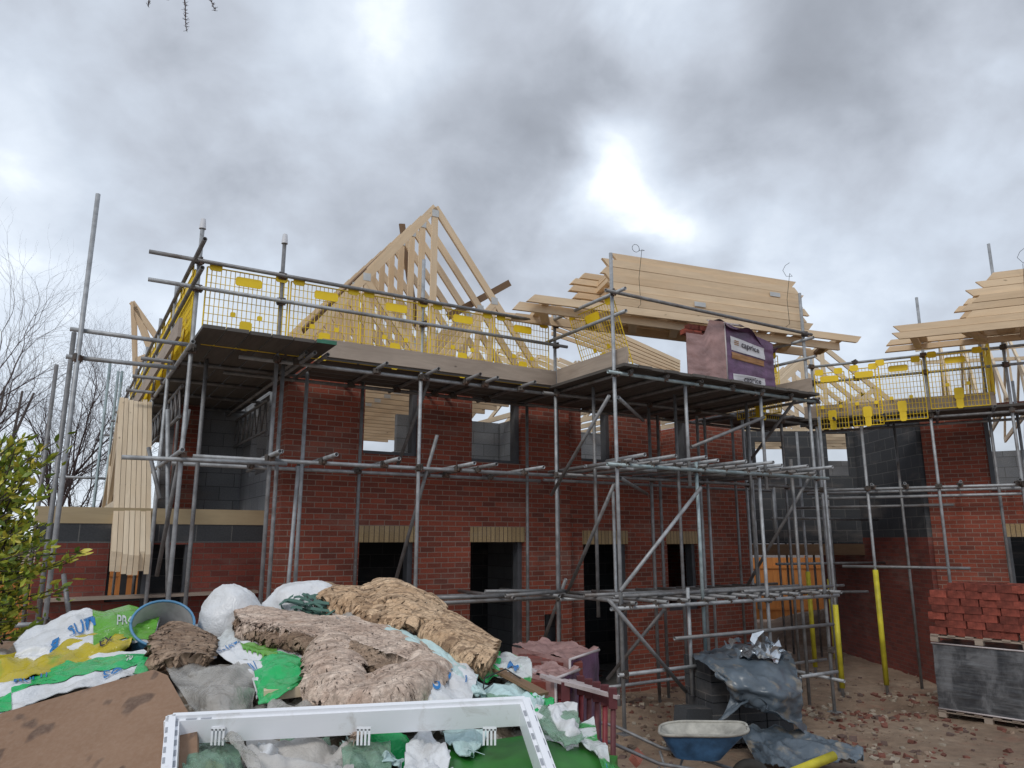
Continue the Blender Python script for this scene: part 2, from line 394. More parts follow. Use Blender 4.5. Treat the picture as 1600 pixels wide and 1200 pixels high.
mb = MB(); wall(mb, .104, 4.3, -.3, 4.85, .21, .31, [h for h in hin if h[0] < 4.0]); wall(mb, 4.3, 9.0, -.3, 4.85, .37, .47, hin); obj('inner_wall', mb, 'block_grey', H, label='grey blockwork inner leaf')
for k, (a, b_, c, d) in enumerate(h1[:4] + h2):
    y = .104 if a < 4.7 else .264; mb = MB(); e = .075
    mb.box((b_ - e, y - .03, c), (b_, y + .12, d)); mb.box((a, y, c), (a + .02, y + .12, d))
    if c > .5: mb.box((a + .02, y - .05, c), (b_ - e, y + .12, c + .05))
    obj('cavity_closer', mb, 'cavity_closer', H)
for a, b_, c, d in (h1[:2] + h2[:2]):
    y = 0 if a < 4.7 else .16; mb = MB(); mb.box((a - .012, y - .006, d - .004), (b_ + .012, y + .1, d + .222)); obj('lintel', mb, 'cream_soldier', H, label='cream soldier course lintel')
# side / rear walls, floors, cross walls
mb = MB(); wall_y(mb, .104, .72, -.4, 4.95, 0, .1025); obj('side_wall', mb, 'brick_red', H)
mb = MB(); wall_y(mb, .72, 3.2, 2.9, 4.9, .104, .2, [(1.5, 2.6, 3.5, 4.7)]); wall_y(mb, 3.4, 8, -.3, 4.9, .104, .2); obj('side_wall', mb, 'block_grey', H)
mb = MB(); wall_y(mb, .48, 7.8, -.3, 4.7, 4.62, 4.82); obj('party_wall', mb, 'block_grey', H)
mb = MB(); wall_y(mb, .264, 8, -.4, 4.92, 8.95, 9.05); obj('side_wall', mb, 'brick_red', H)
mb = MB(); wall(mb, .2, 4.6, -.3, 4.7, 8, 8.1, [(1.1, 3.6, 3.2, 4.7), (1.5, 2.6, .2, 2.2)]); wall(mb, 4.84, 8.94, -.3, 4.7, 8, 8.1, [(5.3, 6.6, 3.3, 4.7), (7.2, 8.6, 3.9, 4.7)]); obj('rear_wall', mb, 'block_grey', H)
mb = MB(); mb.box((.21, .32, 2.62), (4.61, 7.98, 2.85)); mb.box((4.83, .48, 2.62), (8.94, 7.98, 2.85)); obj('floor_deck', mb, 'dark_timber', H)
mb = MB(); mb.box((.21, .32, -.2), (4.61, 7.98, .03)); mb.box((4.83, .48, -.2), (8.94, 7.98, .03)); obj('floor_slab', mb, 'cement_grey', H)
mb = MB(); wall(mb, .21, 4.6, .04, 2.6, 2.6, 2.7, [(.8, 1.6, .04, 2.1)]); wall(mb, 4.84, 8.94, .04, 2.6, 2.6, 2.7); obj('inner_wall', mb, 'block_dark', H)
mb = MB(); wall(mb, 2.5, 4.6, 2.86, 4.7, 2.2, 2.3); obj('inner_wall', mb, 'block_grey', H); mb = MB(); wall(mb, 6.3, 8.94, 2.86, 4.75, 2.6, 2.7); obj('inner_wall', mb, 'block_grey', H)
mb = MB(); wall(mb, -1.15, 0.62, 2.9, 4.9, 3.2, 3.32, [(.09, .31, 3.35, 4.8)]); obj('side_wall', mb, 'block_grey', H)
mb = MB(); wall(mb, -1.02, -.62, 2.9, 4.7, 2.9, 3.1); obj('brick_pier', mb, 'brick_red', H)
mb = MB(); mb.beam((-.02, .16, 4.99), (9.0, .30, 4.99), .1, .06); mb.beam((0.15, .4, 4.95), (.15, 8, 4.95), .1, .06); obj('wall_plate', mb, 'plate_timber', H)
# annex
A = thing('unfinished_annex', 'low single-storey brick annex with timber wall plate and dark doorway, left of the tall house', 'annex', MAIN, (-1.4, 2.5, 0))
ah = [(-1.50, -.98, -.2, 2.44), (-1.90, -1.50, 1.74, 2.44)]
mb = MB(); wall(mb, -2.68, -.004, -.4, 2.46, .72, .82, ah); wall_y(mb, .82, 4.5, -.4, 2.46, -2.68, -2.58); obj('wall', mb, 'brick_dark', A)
mb = MB(); wall(mb, -2.68, -.004, 2.46, 2.70, .72, .82); wall_y(mb, .82, 4.5, 2.46, 2.70, -2.68, -2.58); obj('block_course', mb, 'block_dark', A)
mb = MB(); mb.beam((-2.74, .77, 2.80), (-.01, .77, 2.80), .12, .20); mb.beam((-2.63, .84, 2.79), (-2.63, 4.5, 2.79), .1, .19); obj('wall_plate', mb, 'plate_timber', A)
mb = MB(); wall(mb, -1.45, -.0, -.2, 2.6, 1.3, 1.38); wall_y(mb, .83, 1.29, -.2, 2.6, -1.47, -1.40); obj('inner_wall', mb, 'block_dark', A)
f = MB(); y = .78
for a, b_ in ((-1.90, -1.70), (-1.70, -1.50)):
    f.box((a, y, 1.74), (a + .035, y + .05, 2.44)); f.box((b_ - .035, y, 1.74), (b_, y + .05, 2.44)); f.box((a + .035, y, 1.74), (b_ - .035, y + .05, 1.79)); f.box((a + .035, y, 2.39), (b_ - .035, y + .05, 2.44))
obj('window_frame', f, 'dpc_black', A)
f = MB(); f.box((-1.50, .74, -.2), (-1.40, .80, 2.44)); f.box((-1.02, .74, -.2), (-.95, .83, 2.44)); obj('door_frame', f, 'cavity_closer', A)
mb = MB(); mb.beam((-2.6, .60, 1.80), (-.1, .60, 1.82), .22, .035); obj('scaffold_plank', mb, 'old_board', F=MAIN, label='long weathered plank lying along the foot of the low annex wall', cat='plank')
# ---------------------------------------------------------------- right wing
Wg = thing('unfinished_house', 'dark block and red brick shell on the right, angled beyond the drive-through gap', 'house', WING, (3.5, 4, 0))
wy = 1.3
mb = MB(); wall(mb, 1.62, 6.5, -.4, 4.9, wy, wy + .1, [(2.62, 3.55, 3.35, 4.8), (2.72, 3.6, .2, 2.55)]); obj('wall', mb, 'brick_red', Wg)
mb = MB(); mb.box((2.70, wy - .006, 2.55), (3.62, wy + .09, 2.77)); obj('lintel', mb, 'cream_soldier', Wg, label='cream soldier course lintel')
mb = MB(); mb.box((2.62, wy - .03, 3.35), (2.69, wy + .14, 4.8)); mb.box((2.72, wy - .03, .2), (2.79, wy + .14, 2.55)); obj('cavity_closer', mb, 'cavity_closer', Wg)
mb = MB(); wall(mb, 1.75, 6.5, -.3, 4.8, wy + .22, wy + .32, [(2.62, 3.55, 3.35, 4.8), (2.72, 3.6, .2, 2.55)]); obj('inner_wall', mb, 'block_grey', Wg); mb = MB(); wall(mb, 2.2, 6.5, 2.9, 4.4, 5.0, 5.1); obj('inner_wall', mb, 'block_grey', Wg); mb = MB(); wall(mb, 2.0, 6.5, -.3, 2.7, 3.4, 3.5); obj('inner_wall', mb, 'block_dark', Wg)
# side wall of the drive-through and the block wall over it, built square to one another in world axes
def wl(p): return tuple(w2l(WING, p))
def wbox(mb, a, b, F=WING):
    x0, y0, z0 = a; x1, y1, z1 = b
    c = [w2l(F, p) for p in ((x0, y0, z0), (x1, y0, z0), (x1, y1, z0), (x0, y1, z0))]; t = [Vector((p.x, p.y, z1)) for p in c]
    X, Y = x1 - x0, y1 - y0
    for i, (d, o_) in enumerate(((X, x0), (Y, y0), (X, x1), (Y, y1))):
        j = (i + 1) % 4; mb.quad([c[i], c[j], t[j], t[i]], [(o_, z0), (o_ + d, z0), (o_ + d, z1), (o_, z1)])
    mb.quad(t, [(0, 0), (X, 0), (X, Y), (0, Y)]); mb.quad(c[::-1], [(0, 0), (X, 0), (X, Y), (0, Y)])
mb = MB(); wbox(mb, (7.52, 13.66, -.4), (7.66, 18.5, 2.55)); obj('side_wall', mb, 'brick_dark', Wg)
mb = MB(); wbox(mb, (7.52, 13.66, 2.55), (7.66, 16.19, 4.85)); obj('side_wall', mb, 'block_dark', Wg)
mb = MB()
def flat_wall(mb, x0, x1, z0, z1, Y, holes):
    t = MB(); wall(t, x0, x1, z0, z1, Y, Y + .1, holes); b = len(mb.v)
    mb.v += [tuple(w2l(WING, p)) for p in t.v]
    for f_, u, m_, s_ in zip(t.f, t.uv, t.mi, t.sm): mb.face(tuple(b + i for i in f_), u, m_, s_)
flat_wall(mb, 4.95, 7.6, 2.42, 4.85, 16.2, [(5.35, 6.0, 4.0, 4.62), (6.93, 7.40, 3.86, 4.8)]); obj('wall', mb, 'block_dark', Wg)
mb = MB(); wbox(mb, (4.9, 16.15, 2.18), (7.55, 16.35, 2.41)); obj('beam', mb, 'dark_timber', Wg)
mb = MB(); wbox(mb, (4.6, 16.36, 2.5), (11, 22, 2.7)); obj('floor_deck', mb, 'dark_timber', Wg)
mb = MB(); wbox(mb, (4.6, 18.9, 2.7), (6.3, 19, 4.15)); wbox(mb, (6.9, 18.2, 2.7), (9.0, 18.3, 4.4)); obj('inner_wall', mb, 'block_grey', Wg)
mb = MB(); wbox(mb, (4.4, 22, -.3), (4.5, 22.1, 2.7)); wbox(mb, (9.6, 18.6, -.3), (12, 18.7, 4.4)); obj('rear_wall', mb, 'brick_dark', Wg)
# ---------------------------------------------------------------- roof trusses
def truss_mb(x0, x1, y, ze, zr, t=.045, h=.115, over=.0, webs=True):
    mb = MB(); xm = (x0 + x1) / 2; up = (0, 0, 1)
    dl = Vector((xm - x0, 0, zr - ze)).normalized()
    for sx, xe in ((1, x0), (-1, x1)):
        a = (xe - sx * over, y, ze - over * (zr - ze) / (xm - x0)); mb.beam(a, (xm, y, zr), t, h)
    mb.beam((x0, y, ze - .03), (x1, y, ze - .03), t, h)
    mb.beam((xm, y + .002, ze), (xm, y + .002, zr - .1), t * .9, h * .9, (1, 0, 0))
    if webs:
        q = (xm - x0) / 2; zq = (ze + zr) / 2
        for sx in (-1, 1):
            mb.beam((xm + sx * q, y + .003, zq - .05), (xm + sx * q * .9, y + .003, ze), t * .8, h * .8, (1, 0, 0))
            mb.beam((xm + sx * q, y - .003, zq - .05), (xm + sx * .05, y - .003, ze + .05), t * .8, h * .8)
        for xx, z in ((xm, zr - .1), (xm, ze), (xm - q, zq), (xm + q, zq)):
            mb.box((xx - .06, y - t / 2 - .004, z - .07), (xx + .06, y - t / 2 - .001, z + .05), 1)
    return mb
for k in range(17):
    y = .30 + .46 * k
    obj('roof_truss', truss_mb(.02, 4.5, y + random.uniform(-.02, .02), 5.02, 7.84), ['new_timber', 'nail_plate'], H)
b0, b1 = pl(796, 442, -.9), pl(700, 495, -.9); obj('roof_brace', MB().beam(b0, b1, .04, .12), 'dark_timber', H)
b0, b1 = pl(628, 350, -2.0), pl(650, 510, -2.0); obj('roof_brace', MB().beam(b0, b1, .04, .11, (1, 0, 0)), 'dark_timber', H)
# longitudinal battens nailed outside the left slope
obj('roof_brace', MB().beam((2.0, 1.6, 7.52), (.25, .35, 5.45), .04, .09), 'dark_timber', H)
# rafters of the second house, lying low behind the mesh
for k in range(9):
    x = 5.2 + .55 * k; mb = MB()
    mb.beam((x, .45, 5.05), (x + .05, 4.2, 6.75), .04, .10); mb.beam((x, .4, 5.0), (x, 7.5, 5.0), .04, .10); mb.beam((x + .002, 2.4, 5.0), (x, 2.7, 6.0), .035, .08); mb.beam((x + .001, 4.2, 6.75), (x, 7.6, 5.05), .04, .1)
    obj('roof_truss', mb, 'pale_timber', H)
for k in range(6):
    p0 = pl(862, 476 + 9 * k, -3.0 - .25 * k); p1 = pl(1062, 566 + 4.5 * k, -3.0 - .25 * k)
    obj('rafter', MB().beam(p0, p1, .04, .095), 'new_timber', H)
# rear cross wing trusses at far left
for k in range(3):
    dd = -6.5 - .45 * k; a = pl(206 + 3 * k, 472 + 4 * k, dd); l_ = pl(212 + k, 660, dd); r_ = pl(338 + k, 660, dd); m1 = pl(258 + k, 545, dd); mb = MB()
    for p, q in ((a, l_), (a, r_), (l_, r_), (a + Vector((.05, 0, -.1)), (l_ + r_) / 2), (m1, (l_ + r_) / 2), (l_.lerp(a, .5), m1)): mb.beam(p, q, .045, .11, (0, 1, 0)) if abs((p - q).x) < .5 else mb.beam(p, q, .045, .11)
    obj('roof_truss', mb, 'new_timber', H)
# wing trusses
for k in range(14):
    x = 2.2 + .42 * k; mb = MB(); ya, yr, yb = 1.4, 4.6, 7.8
    mb.beam((x, ya, 4.95), (x, yr, 7.0), .04, .1); mb.beam((x, yb, 4.95), (x, yr, 7.0), .04, .1); mb.beam((x, ya, 4.93), (x, yb, 4.93), .04, .1)
    mb.beam((x, yr, 5), (x, yr, 6.9), .036, .09, (0, 1, 0)); mb.beam((x, 3, 5.95), (x, yr, 5.0), .036, .09); mb.beam((x, 3, 5.95), (x, 2.6, 5.0), .036, .09)
    obj('roof_truss', mb, 'pale_timber', Wg)
for k in range(4):
    a = pl(1430, 537 + 10 * k, -1.8 - .5 * k, WING); b_ = pl(1640, 492 + 22 * k, -1.8 - .5 * k, WING); obj('roof_brace', MB().beam(a, b_, .04, .07), 'pale_timber', Wg)
for k in range(6):
    mb = MB(); Y = 16.9 + .6 * k; q_ = lambda x, z: w2l(WING, (x, Y, z)); a, b_, r_, m_ = q_(5.0, 4.95), q_(9.6, 4.95), q_(7.3, 7.0), q_(7.3, 4.95)
    for p, q in ((a, r_), (b_, r_), (a, b_), (q_(6.15, 5.95), m_), (q_(8.45, 5.95), m_), (q_(6.15, 5.95), q_(5.9, 4.95)), (q_(8.45, 5.95), q_(8.7, 4.95))): mb.beam(p, q, .045, .11)
    mb.beam(r_, m_, .04, .1, (1, 0, 0)); obj('roof_truss', mb, 'pale_timber', Wg)
# bundle of trusses standing on the annex wall plate, rafter tails overhanging
gl = 'pale new trusses bunched together on the annex'
for k in range(7):
    x = -1.875 + .062 * k; mb = MB(); t = .056; j = random.uniform(-.03, .03)
    a = Vector((x, .27 + j, 2.22 + j)); ap = Vector((x, 2.55 + j, 4.95 + j)); e = Vector((x, 4.9, 2.2))
    d = (ap - a).normalized()
    mb.beam(a, a + d * 2.95, t, .15, cut0=.09)
    mb.beam(ap - d * .6, e, t * .9, .1); mb.beam((x + .001, .85, 2.95), (x + .001, 4.2, 2.95), t * .9, .1)
    mb.beam((x, 2.5, 4.4), (x, 2.5, 3.0), t * .85, .09, (0, 1, 0)); mb.beam((x, 1.7, 3.9), (x, 2.45, 3.0), t * .85, .09); mb.beam((x, 3.4, 3.8), (x, 2.5, 3.0), t * .85, .09)
    obj('roof_truss', mb, 'pale_timber', F=MAIN, label='pale timber roof truss stood on edge in the tight bundle on the low annex wall', cat='roof truss', group=gl)
mb = MB(); zb = 3.2; mb.box((-1.90, 1.03, zb), (-1.47, 1.045, zb + .02)); obj('banding_strap', mb, 'strap_wire', F=MAIN, label='dark steel band round the truss bundle on the annex', cat='strap')
# stacks of trusses on the loading bay and on the wing scaffold
def stack(F, n, x0s, x1s, z0, group, where, dy=.0):
    for k in range(n):
        x0, x1 = x0s[k], x1s[k]; z = z0 + .118 * k; y = dy + .012 * k + random.uniform(-.006, .006)
        yb = y + .85
        t = thing('roof_truss', where[k], 'roof truss', F, ((x0 + x1) / 2, y, z), group)
        mb = MB(); y += random.uniform(-.012, .012); mb.beam((x0, y, z), (x1, y + random.uniform(-.01, .01), z + random.uniform(-.003, .003)), .05, .109, cut0=random.choice((-.05, .06, .05)), cut1=random.choice((-.05, .05))); obj('chord', mb, 'new_timber', t)
        mb = MB(); mb.beam((x0 - .1, yb, z - .015), (x1 - .25, yb, z - .015), .09, .09, cut0=.04); obj('chord', mb, 'new_timber', t)
        xx = x0 + .25; i = 0
        while xx < x1 - .3:
            mb = MB(); mb.beam((xx, y + .046, z - .01), (xx + (.32 if i % 2 else .12), yb - .046, z - .012), .24 if k == 1 else .1, .07, (0, 0, 1)); obj('web', mb, 'new_timber', t); xx += .62 if k else .75; i += 1
        if k in (2, 5): 
            mb = MB(); mb.box((x0 + .45 + .5 * k, y - .05, z - .04), (x0 + .65 + .5 * k, y - .046, z + .03)); obj('nail_plate', mb, 'nail_plate', t)
ords = ['lowest', 'second lowest', 'third from the bottom', 'fourth from the bottom', 'fifth from the bottom', 'third from the top', 'second from the top', 'topmost']
x0s = [-1.25, -.12, -.05, .02, -.02, -.08, -.05, .12]; x1s = [4.62, 3.62, 3.50, 3.58, 3.46, 3.52, 3.44, 3.42]
stack(TFR, 8, x0s, x1s, 5.72, 'trusses stacked across the loading bay guardrails', ['new roof truss, %s of the stack above the purple pack' % o_ + (', jutting out both ends' if o_ == 'lowest' else '') for o_ in ords])
t = thing('roof_truss', 'long ladder-like truss slung lowest under the stack, poking out left by the yellow leaning mesh', 'roof truss', TFR, (1.5, .3, 5.55), 'trusses stacked across the loading bay guardrails')
for yy in (.12, .62): obj('chord', MB().beam((-1.45 + yy * .3, yy, 5.63), (4.3, yy, 5.60), .045, .12, cut0=.05), 'new_timber', t)
for k in range(8): obj('web', MB().beam((-1.0 + .72 * k, .145, 5.61), (-.75 + .72 * k, .597, 5.60), .12, .045), 'dark_timber' if k % 3 == 1 else 'new_timber', t)
WFR = (Vector((6.25, 11.52, 0)), R(-25))
x0s = [-.05, -.02, 1.0, .95, 1.12, 1.05, 1.2, 1.35]
stack(WFR, 8, x0s, [5.2] * 8, 5.72, 'trusses stacked across the right wing guardrails', ['new timber roof truss, %s of the stepped stack at the right edge' % o_ for o_ in ords])
# binding wires
for F, x, z1, lab in ((TFR, .42, 6.75, 'thin looped binding wire round the left end of the middle truss stack'), (TFR, 3.1, 6.72, 'thin binding wire with loose end round the right end of the middle truss stack'), (WFR, 1.75, 6.78, 'thin binding wire round the truss stack at the right edge')):
    mb = MB(); p = [(x, .06, 5.75), (x + .01, -.10, 5.8), (x - .01, -.11, 6.2), (x, -.2, 6.6), (x + .03, -.22, z1 - .17), (x + .02, -.1, z1 - .13)]
    if x < 1: p += [(x + .02 + .06 * math.cos(a_) - .06, -.1, z1 - .10 + .06 * math.sin(a_)) for a_ in [i * .6 for i in range(12)]]
    else: p += [(x - .04, -.1, z1 - .04), (x + .0, -.12, z1 + .04), (x + .07, -.14, z1 + .09)]
    mb.tube(p, .0035, 5); obj('binding_wire', mb, 'strap_wire', F=F, label=lab, cat='wire')
# ---------------------------------------------------------------- scaffolding
TR = .0242
cmb = MB()
cmb.box((-.034, -.038, -.030), (.034, .038, .030)); cmb.box((-.05, -.012, -.045), (.05, .012, .045)); cmb.tube([(.0, -.06, .018), (.0, .06, .018)], .009, 6); cmb.tube([(-.062, 0, -.02), (.062, 0, -.02)], .009, 6)
cmb.tube([(0, 0, -.032), (0, 0, .032)], .033, 10)
class Scaf:
    def __init__(s, label, F, base): s.t = thing('scaffold', label, 'scaffold', F, base); s.F = F; s.cp = None; s.nc = 0; s.k = 0
    def tube(s, a, b, kind='ledger', mat=None, sub=None):
        s.k += 1
        mat = mat or random.choice(('galvanised_tube', 'galvanised_tube', 'galvanised_tube_dull', 'galvanised_tube_blue' if s.k % 5 == 0 else 'galvanised_tube'))
        o = obj(kind, MB().tube([a, b], TR, 12, hollow=True), mat, s.t); return o
    def std(s, x, d, z0, z1, mat=None, plate=False, cap=False, lean=0):
        o = s.tube((x + lean, -d, z0), (x, -d, z1), 'standard', mat)
        if plate:
            b = MB().box((x - .075, -d - .075, z0 - .012), (x + .075, -d + .075, z0 - .002)); obj('base_plate', b, 'galvanised_tube_dull', o)
        if cap: obj('cap', MB().tube([(x, -d, z1 - .10), (x, -d, z1 - .095), (x, -d, z1 + .02), (x, -d, z1 + .03)], [.040, .038, .028, .012], 10), 'white_cap', o)
        return o
    def coup(s, x, d, z):
        if s.nc >= 98: return
        s.nc += 1; b = BASE[s.t.name]
        if s.cp is None:
            q = cmb; o = obj('coupler', q, 'rusty_coupler', s.t); o.location = (0, 0, 0)
            # the shared coupler mesh is modelled about its own origin
            for v in o.data.vertices: v.co += b
            s.cp = o
        else: o = s.cp.copy(); COL.objects.link(o); o.parent = s.t
        o.location = (x - b[0], -d - b[1], z - b[2]); o.rotation_euler = (0, 0, random.uniform(0, 3))
    def board(s, a, b, mat='deck_board', name='scaffold_board', w=.223, h=.038): obj(name, MB().beam(a, b, w, h), mat, s.t)
sf = Scaf('tube scaffold along the tall brick front with a boarded top lift', MAIN, (1.2, -1, 0))
for x, z0, z1, m_, cap in ((-1.42, .0, 6.13, 'galvanised_tube', True), (-.48, .0, 6.15, 'galvanised_tube_dull', True), (1.38, .0, 6.22, 'galvanised_tube', False), (3.52, .05, 6.0, 'galvanised_tube', False)):
    sf.std(x, 1.3, z0, z1, m_, True, cap)
for x, m_ in ((.95, 'galvanised_tube_dull'), (3.66, 'galvanised_tube_dull'), (-.35, 'galvanised_tube_dull')): sf.std(x, .30 if x > 0 else 1.1, .0, 4.75, m_)
sf.tube((-1.95, -1.36, 5.62), (3.75, -1.36, 5.62), mat='galvanised_tube_dull'); sf.tube((-1.93, -1.36, 5.30), (3.7, -1.36, 5.30), mat='galvanised_tube')
sf.tube((-.9, -1.25, 4.58), (3.8, -1.25, 4.58)); sf.tube((-.9, -.30, 4.58), (3.8, -.30, 4.58), mat='galvanised_tube_dull'); sf.tube((-2.6, -1.25, 4.66), (-1.38, -1.36, 4.62))
sf.tube((-2.0, -1.36, 3.34), (-.3, -1.36, 3.36)); sf.tube((-1.3, -1.25, 3.40), (3.9, -1.25, 3.40), mat='galvanised_tube'); sf.tube((-1.4, -.30, 3.40), (3.9, -.30, 3.40))
sf.tube((1.2, -1.25, 1.72), (4.2, -1.25, 1.72)); sf.tube((.9, -.3, 1.72), (4.0, -.3, 1.72)); sf.tube((-2.6, -1.25, 1.70), (-1.2, -1.25, 1.72)); sf.tube((-2.7, -1.36, 1.60), (.2, -1.36, 1.62))
for x in (-.23, .01, .77, 1.45, 2.05, 2.35, 2.93): sf.tube((x, -1.68 + random.uniform(-.05, .05), 4.63), (x + .03, .05, 4.63), 'transom', 'galvanised_tube_dull')
for x in (-.49, .14, .92, 1.95, 2.25, 2.99): sf.tube((x, -1.8 + random.uniform(-.05, .05), 3.45), (x + .03, -.05, 3.45), 'transom')
for x in (-1.48, 1.5, 2.6, 3.3): sf.tube((x, -1.65, 1.77), (x + .03, -.05, 1.77), 'transom', 'galvanised_tube_dull')
for p in ((1.6, -1.42, 1.80, 2.6, -1.5, 1.79), (2.3, -1.42, 1.85, 3.25, -1.5, 1.83), (2.5, -1.6, 1.80, 3.5, -1.5, 1.82)): sf.tube(p[:3], p[3:], 'loose_tube', 'galvanised_tube_dull')
sf.tube(pl(683, 680, 1.42), pl(613, 925, .5), 'brace', 'galvanised_tube_dull'); sf.tube(pl(884, 905, 1.4), pl(846, 1010, .6), 'brace', 'galvanised_tube_dull')
sf.tube(pl(683, 560, 1.1), pl(620, 730, .3), 'brace', 'galvanised_tube_dull')
for x in (-1.42, -.48, 1.38, 3.52):
    for z in (5.62, 5.30, 4.58, 3.40, 1.72): sf.coup(x, 1.33, z)
for x in (-.23, .77, 1.45, 2.05, 2.35, 2.93): sf.coup(x, 1.29, 4.60); sf.coup(x, .33, 4.6)
for x in (-.49, .14, .92, 1.95, 2.25, 2.99): sf.coup(x, 1.29, 3.42); sf.coup(x, .33, 3.42)
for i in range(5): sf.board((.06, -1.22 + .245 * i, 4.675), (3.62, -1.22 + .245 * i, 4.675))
sf.board((.04, -1.335, 4.80), (3.50, -1.335, 4.80), 'old_board', 'toe_board', .038, .22)
# --- left side run
sl = Scaf('tube scaffold running back along the left flank with a boarded lift and yellow mesh', MAIN, (-.8, 3, 0))
for y in (.4, 2.2, 4.2, 6.2, 8.2): sl.std(-1.46, -y, 0, 5.85, random.choice(('galvanised_tube', 'galvanised_tube_dull')))
for y in (-.6, 1.6, 3.6): sl.std(-1.15, -y, 2.9 if y > .7 else 0, 4.75, 'galvanised_tube_dull')
sl.std(.08, .62, .5, 4.7, 'galvanised_tube'); sl.std(-.0, .75, .5, 3.4, 'galvanised_tube', lean=-.08)
for z in (5.62, 5.30): sl.tube((-1.48, -2.05, z), (-1.48, 8.5, z), mat='galvanised_tube_dull')
sl.tube((-1.46, -1.7, 4.58), (-1.46, 8.4, 4.58)); sl.tube((-.2, -1.9, 4.58), (-.2, 8.4, 4.58), mat='galvanised_tube_dull'); sl.tube((-1.46, -1.65, 3.42), (-1.46, 5, 3.42)); sl.tube((-.45, -1.7, 3.46), (-.25, 1, 3.46))
for y in (-.35, .8, 1.9, 3.0, 4.1, 5.2, 6.3, 7.4): sl.tube((-1.85, y, 4.63), (.15, y, 4.63), 'transom', 'galvanised_tube_dull'); sl.coup(-1.46, -y, 4.6)
for i in range(6):
    e_ = -2.05 + random.uniform(-.03, .03); sl.board((-1.31 + .238 * i, e_, 4.677), (-1.31 + .238 * i, 4.6, 4.677))
    if i in (5,): obj('painted_end', MB().box((-1.31 + .238 * i - .113, e_ - .012, 4.656), (-1.31 + .238 * i + .113, e_ - .002, 4.699)), 'green_paint', sl.t)
for i in range(5): sl.board((-1.31 + .238 * i, 4.62, 4.677), (-1.31 + .238 * i, 8.4, 4.677))
sl.board((-1.56, -1.32, 4.82), (-1.56, 8.2, 4.82), 'old_board', 'toe_board', .038, .22)
sl.tube(pl(295, 640, 1.15), pl(245, 900, .5), 'brace', 'galvanised_tube_dull'); sl.tube(pl(262, 640, .2), pl(262, 960, .2), 'standard'); sl.tube(pl(232, 700, -.2), pl(250, 780, .2), 'brace', 'galvanised_tube_dull')
# lattice beam under the boards
lb = MB(); ya, yb = .9, 5.6
for z in (4.50, 4.05): lb.tube([(-.05, ya, z), (-.05, yb, z)], TR, 10)
n_ = 14
for i in range(n_):
    y0, y1 = ya + (yb - ya) * i / n_, ya + (yb - ya) * (i + .5) / n_; lb.tube([(-.05, y0, 4.05), (-.05, y1, 4.5)], .012, 6); lb.tube([(-.05, y1, 4.5), (-.05, y0 + (yb - ya) / n_, 4.05)], .012, 6)
obj('lattice_beam', lb, 'galvanised_tube_dull', sl.t)
lb = MB(); 
for z in (4.45, 4.05): lb.tube([(-1.3, .2, z), (-1.3, 5, z)], TR, 10)
for i in range(12):
    y0 = .2 + .4 * i; lb.tube([(-1.3, y0, 4.05), (-1.3, y0 + .2, 4.45)], .012, 6); lb.tube([(-1.3, y0 + .2, 4.45), (-1.3, y0 + .4, 4.05)], .012, 6)
obj('lattice_beam', lb, 'galvanised_tube_dull', sl.t)
# --- free standing poles round the annex
sa = Scaf('tall bare scaffold poles round the low annex at far left', MAIN, (-2.5, 0, 0))
sa.std(-2.5, 1.3, 0, 6.19, 'galvanised_tube'); sa.std(-2.56, 1.12, 0, 4.66, 'galvanised_tube_dull'); sa.std(-2.72, -.9, 0, 4.70, 'galvanised_tube_dull')
sa.tube(pl(103, 558, 1.38), pl(160, 562, 1.38), 'ledger') if 0 else sa.tube(pl(103, 557, 1.25), pl(275, 575, 1.25), 'ledger', 'galvanised_tube')
for px, py0, py1, dd in ((172, 568, 900, -4.5), (185, 580, 700, -5.5), (191, 580, 800, -5.0)):
    a = pl(px, py0, dd); sa.std(a.x, -a.y, 0, a.z, 'galvanised_tube_blue')
sa.tube((-2.9, -1.25, 1.70), (-2.3, -1.25, 1.70)); sa.tube(pl(108, 962, 1.0), pl(100, 900, 1.0) + Vector((0, .3, 0)), 'loose_tube', 'galvanised_tube_dull')
sa.coup(-2.5, 1.28, 4.35); sa.coup(-2.5, 1.28, 1.72)
sa.tube((-2.65, 5.5, 3.6), (-1.5, 5.5, 3.6)); sa.tube((-2.65, 4.5, 2.95), (-1.5, 4.5, 2.95))
# --- loading bay tower
tw = Scaf('projecting loading bay scaffold tower carrying the purple brick pack', MAIN, (5.3, -2, 0))
tw.std(3.40, 2.8, .3, 6.22, 'galvanised_tube', True); tw.std(7.22, 2.8, .12, 6.34, 'galvanised_tube', True)
tw.std(4.63, 2.8, 3.2, 4.60, 'galvanised_tube'); tw.std(4.74, 2.82, 1.13, 3.52, 'galvanised_tube_blue'); tw.std(6.13, 2.8, 3.2, 4.6, 'galvanised_tube'); tw.std(5.96, 2.82, .3, 3.5, 'galvanised_tube')
tw.std(4.50, 2.8, .6, 1.9, 'galvanised_tube')
for x, d_, z1 in ((4.50, 1.35, 3.2), (5.30, 1.3, 4.6), (6.34, 1.3, 4.5), (6.56, 1.25, 4.5), (7.42, 1.3, 4.6), (8.42, 1.3, 4.62), (8.6, .4, 4.7), (6.05, .45, 4.7), (7.22, 1.6, 6.0)): tw.std(x, d_, 0, z1, random.choice(('galvanised_tube_dull', 'galvanised_tube')))
tw.std(7.22, 2.0, 2.6, 3.3)
for x, d_, z0, z1 in ((5.1, 2.1, .2, 4.6), (6.5, 2.2, 1.5, 4.6), (6.95, 2.6, .2, 3.7), (3.75, 1.9, 1.5, 4.6), (5.75, 1.0, .1, 4.5), (7.6, .9, .1, 4.6), (4.2, .35, .1, 4.6)): tw.std(x, d_, z0, z1, 'galvanised_tube_dull')
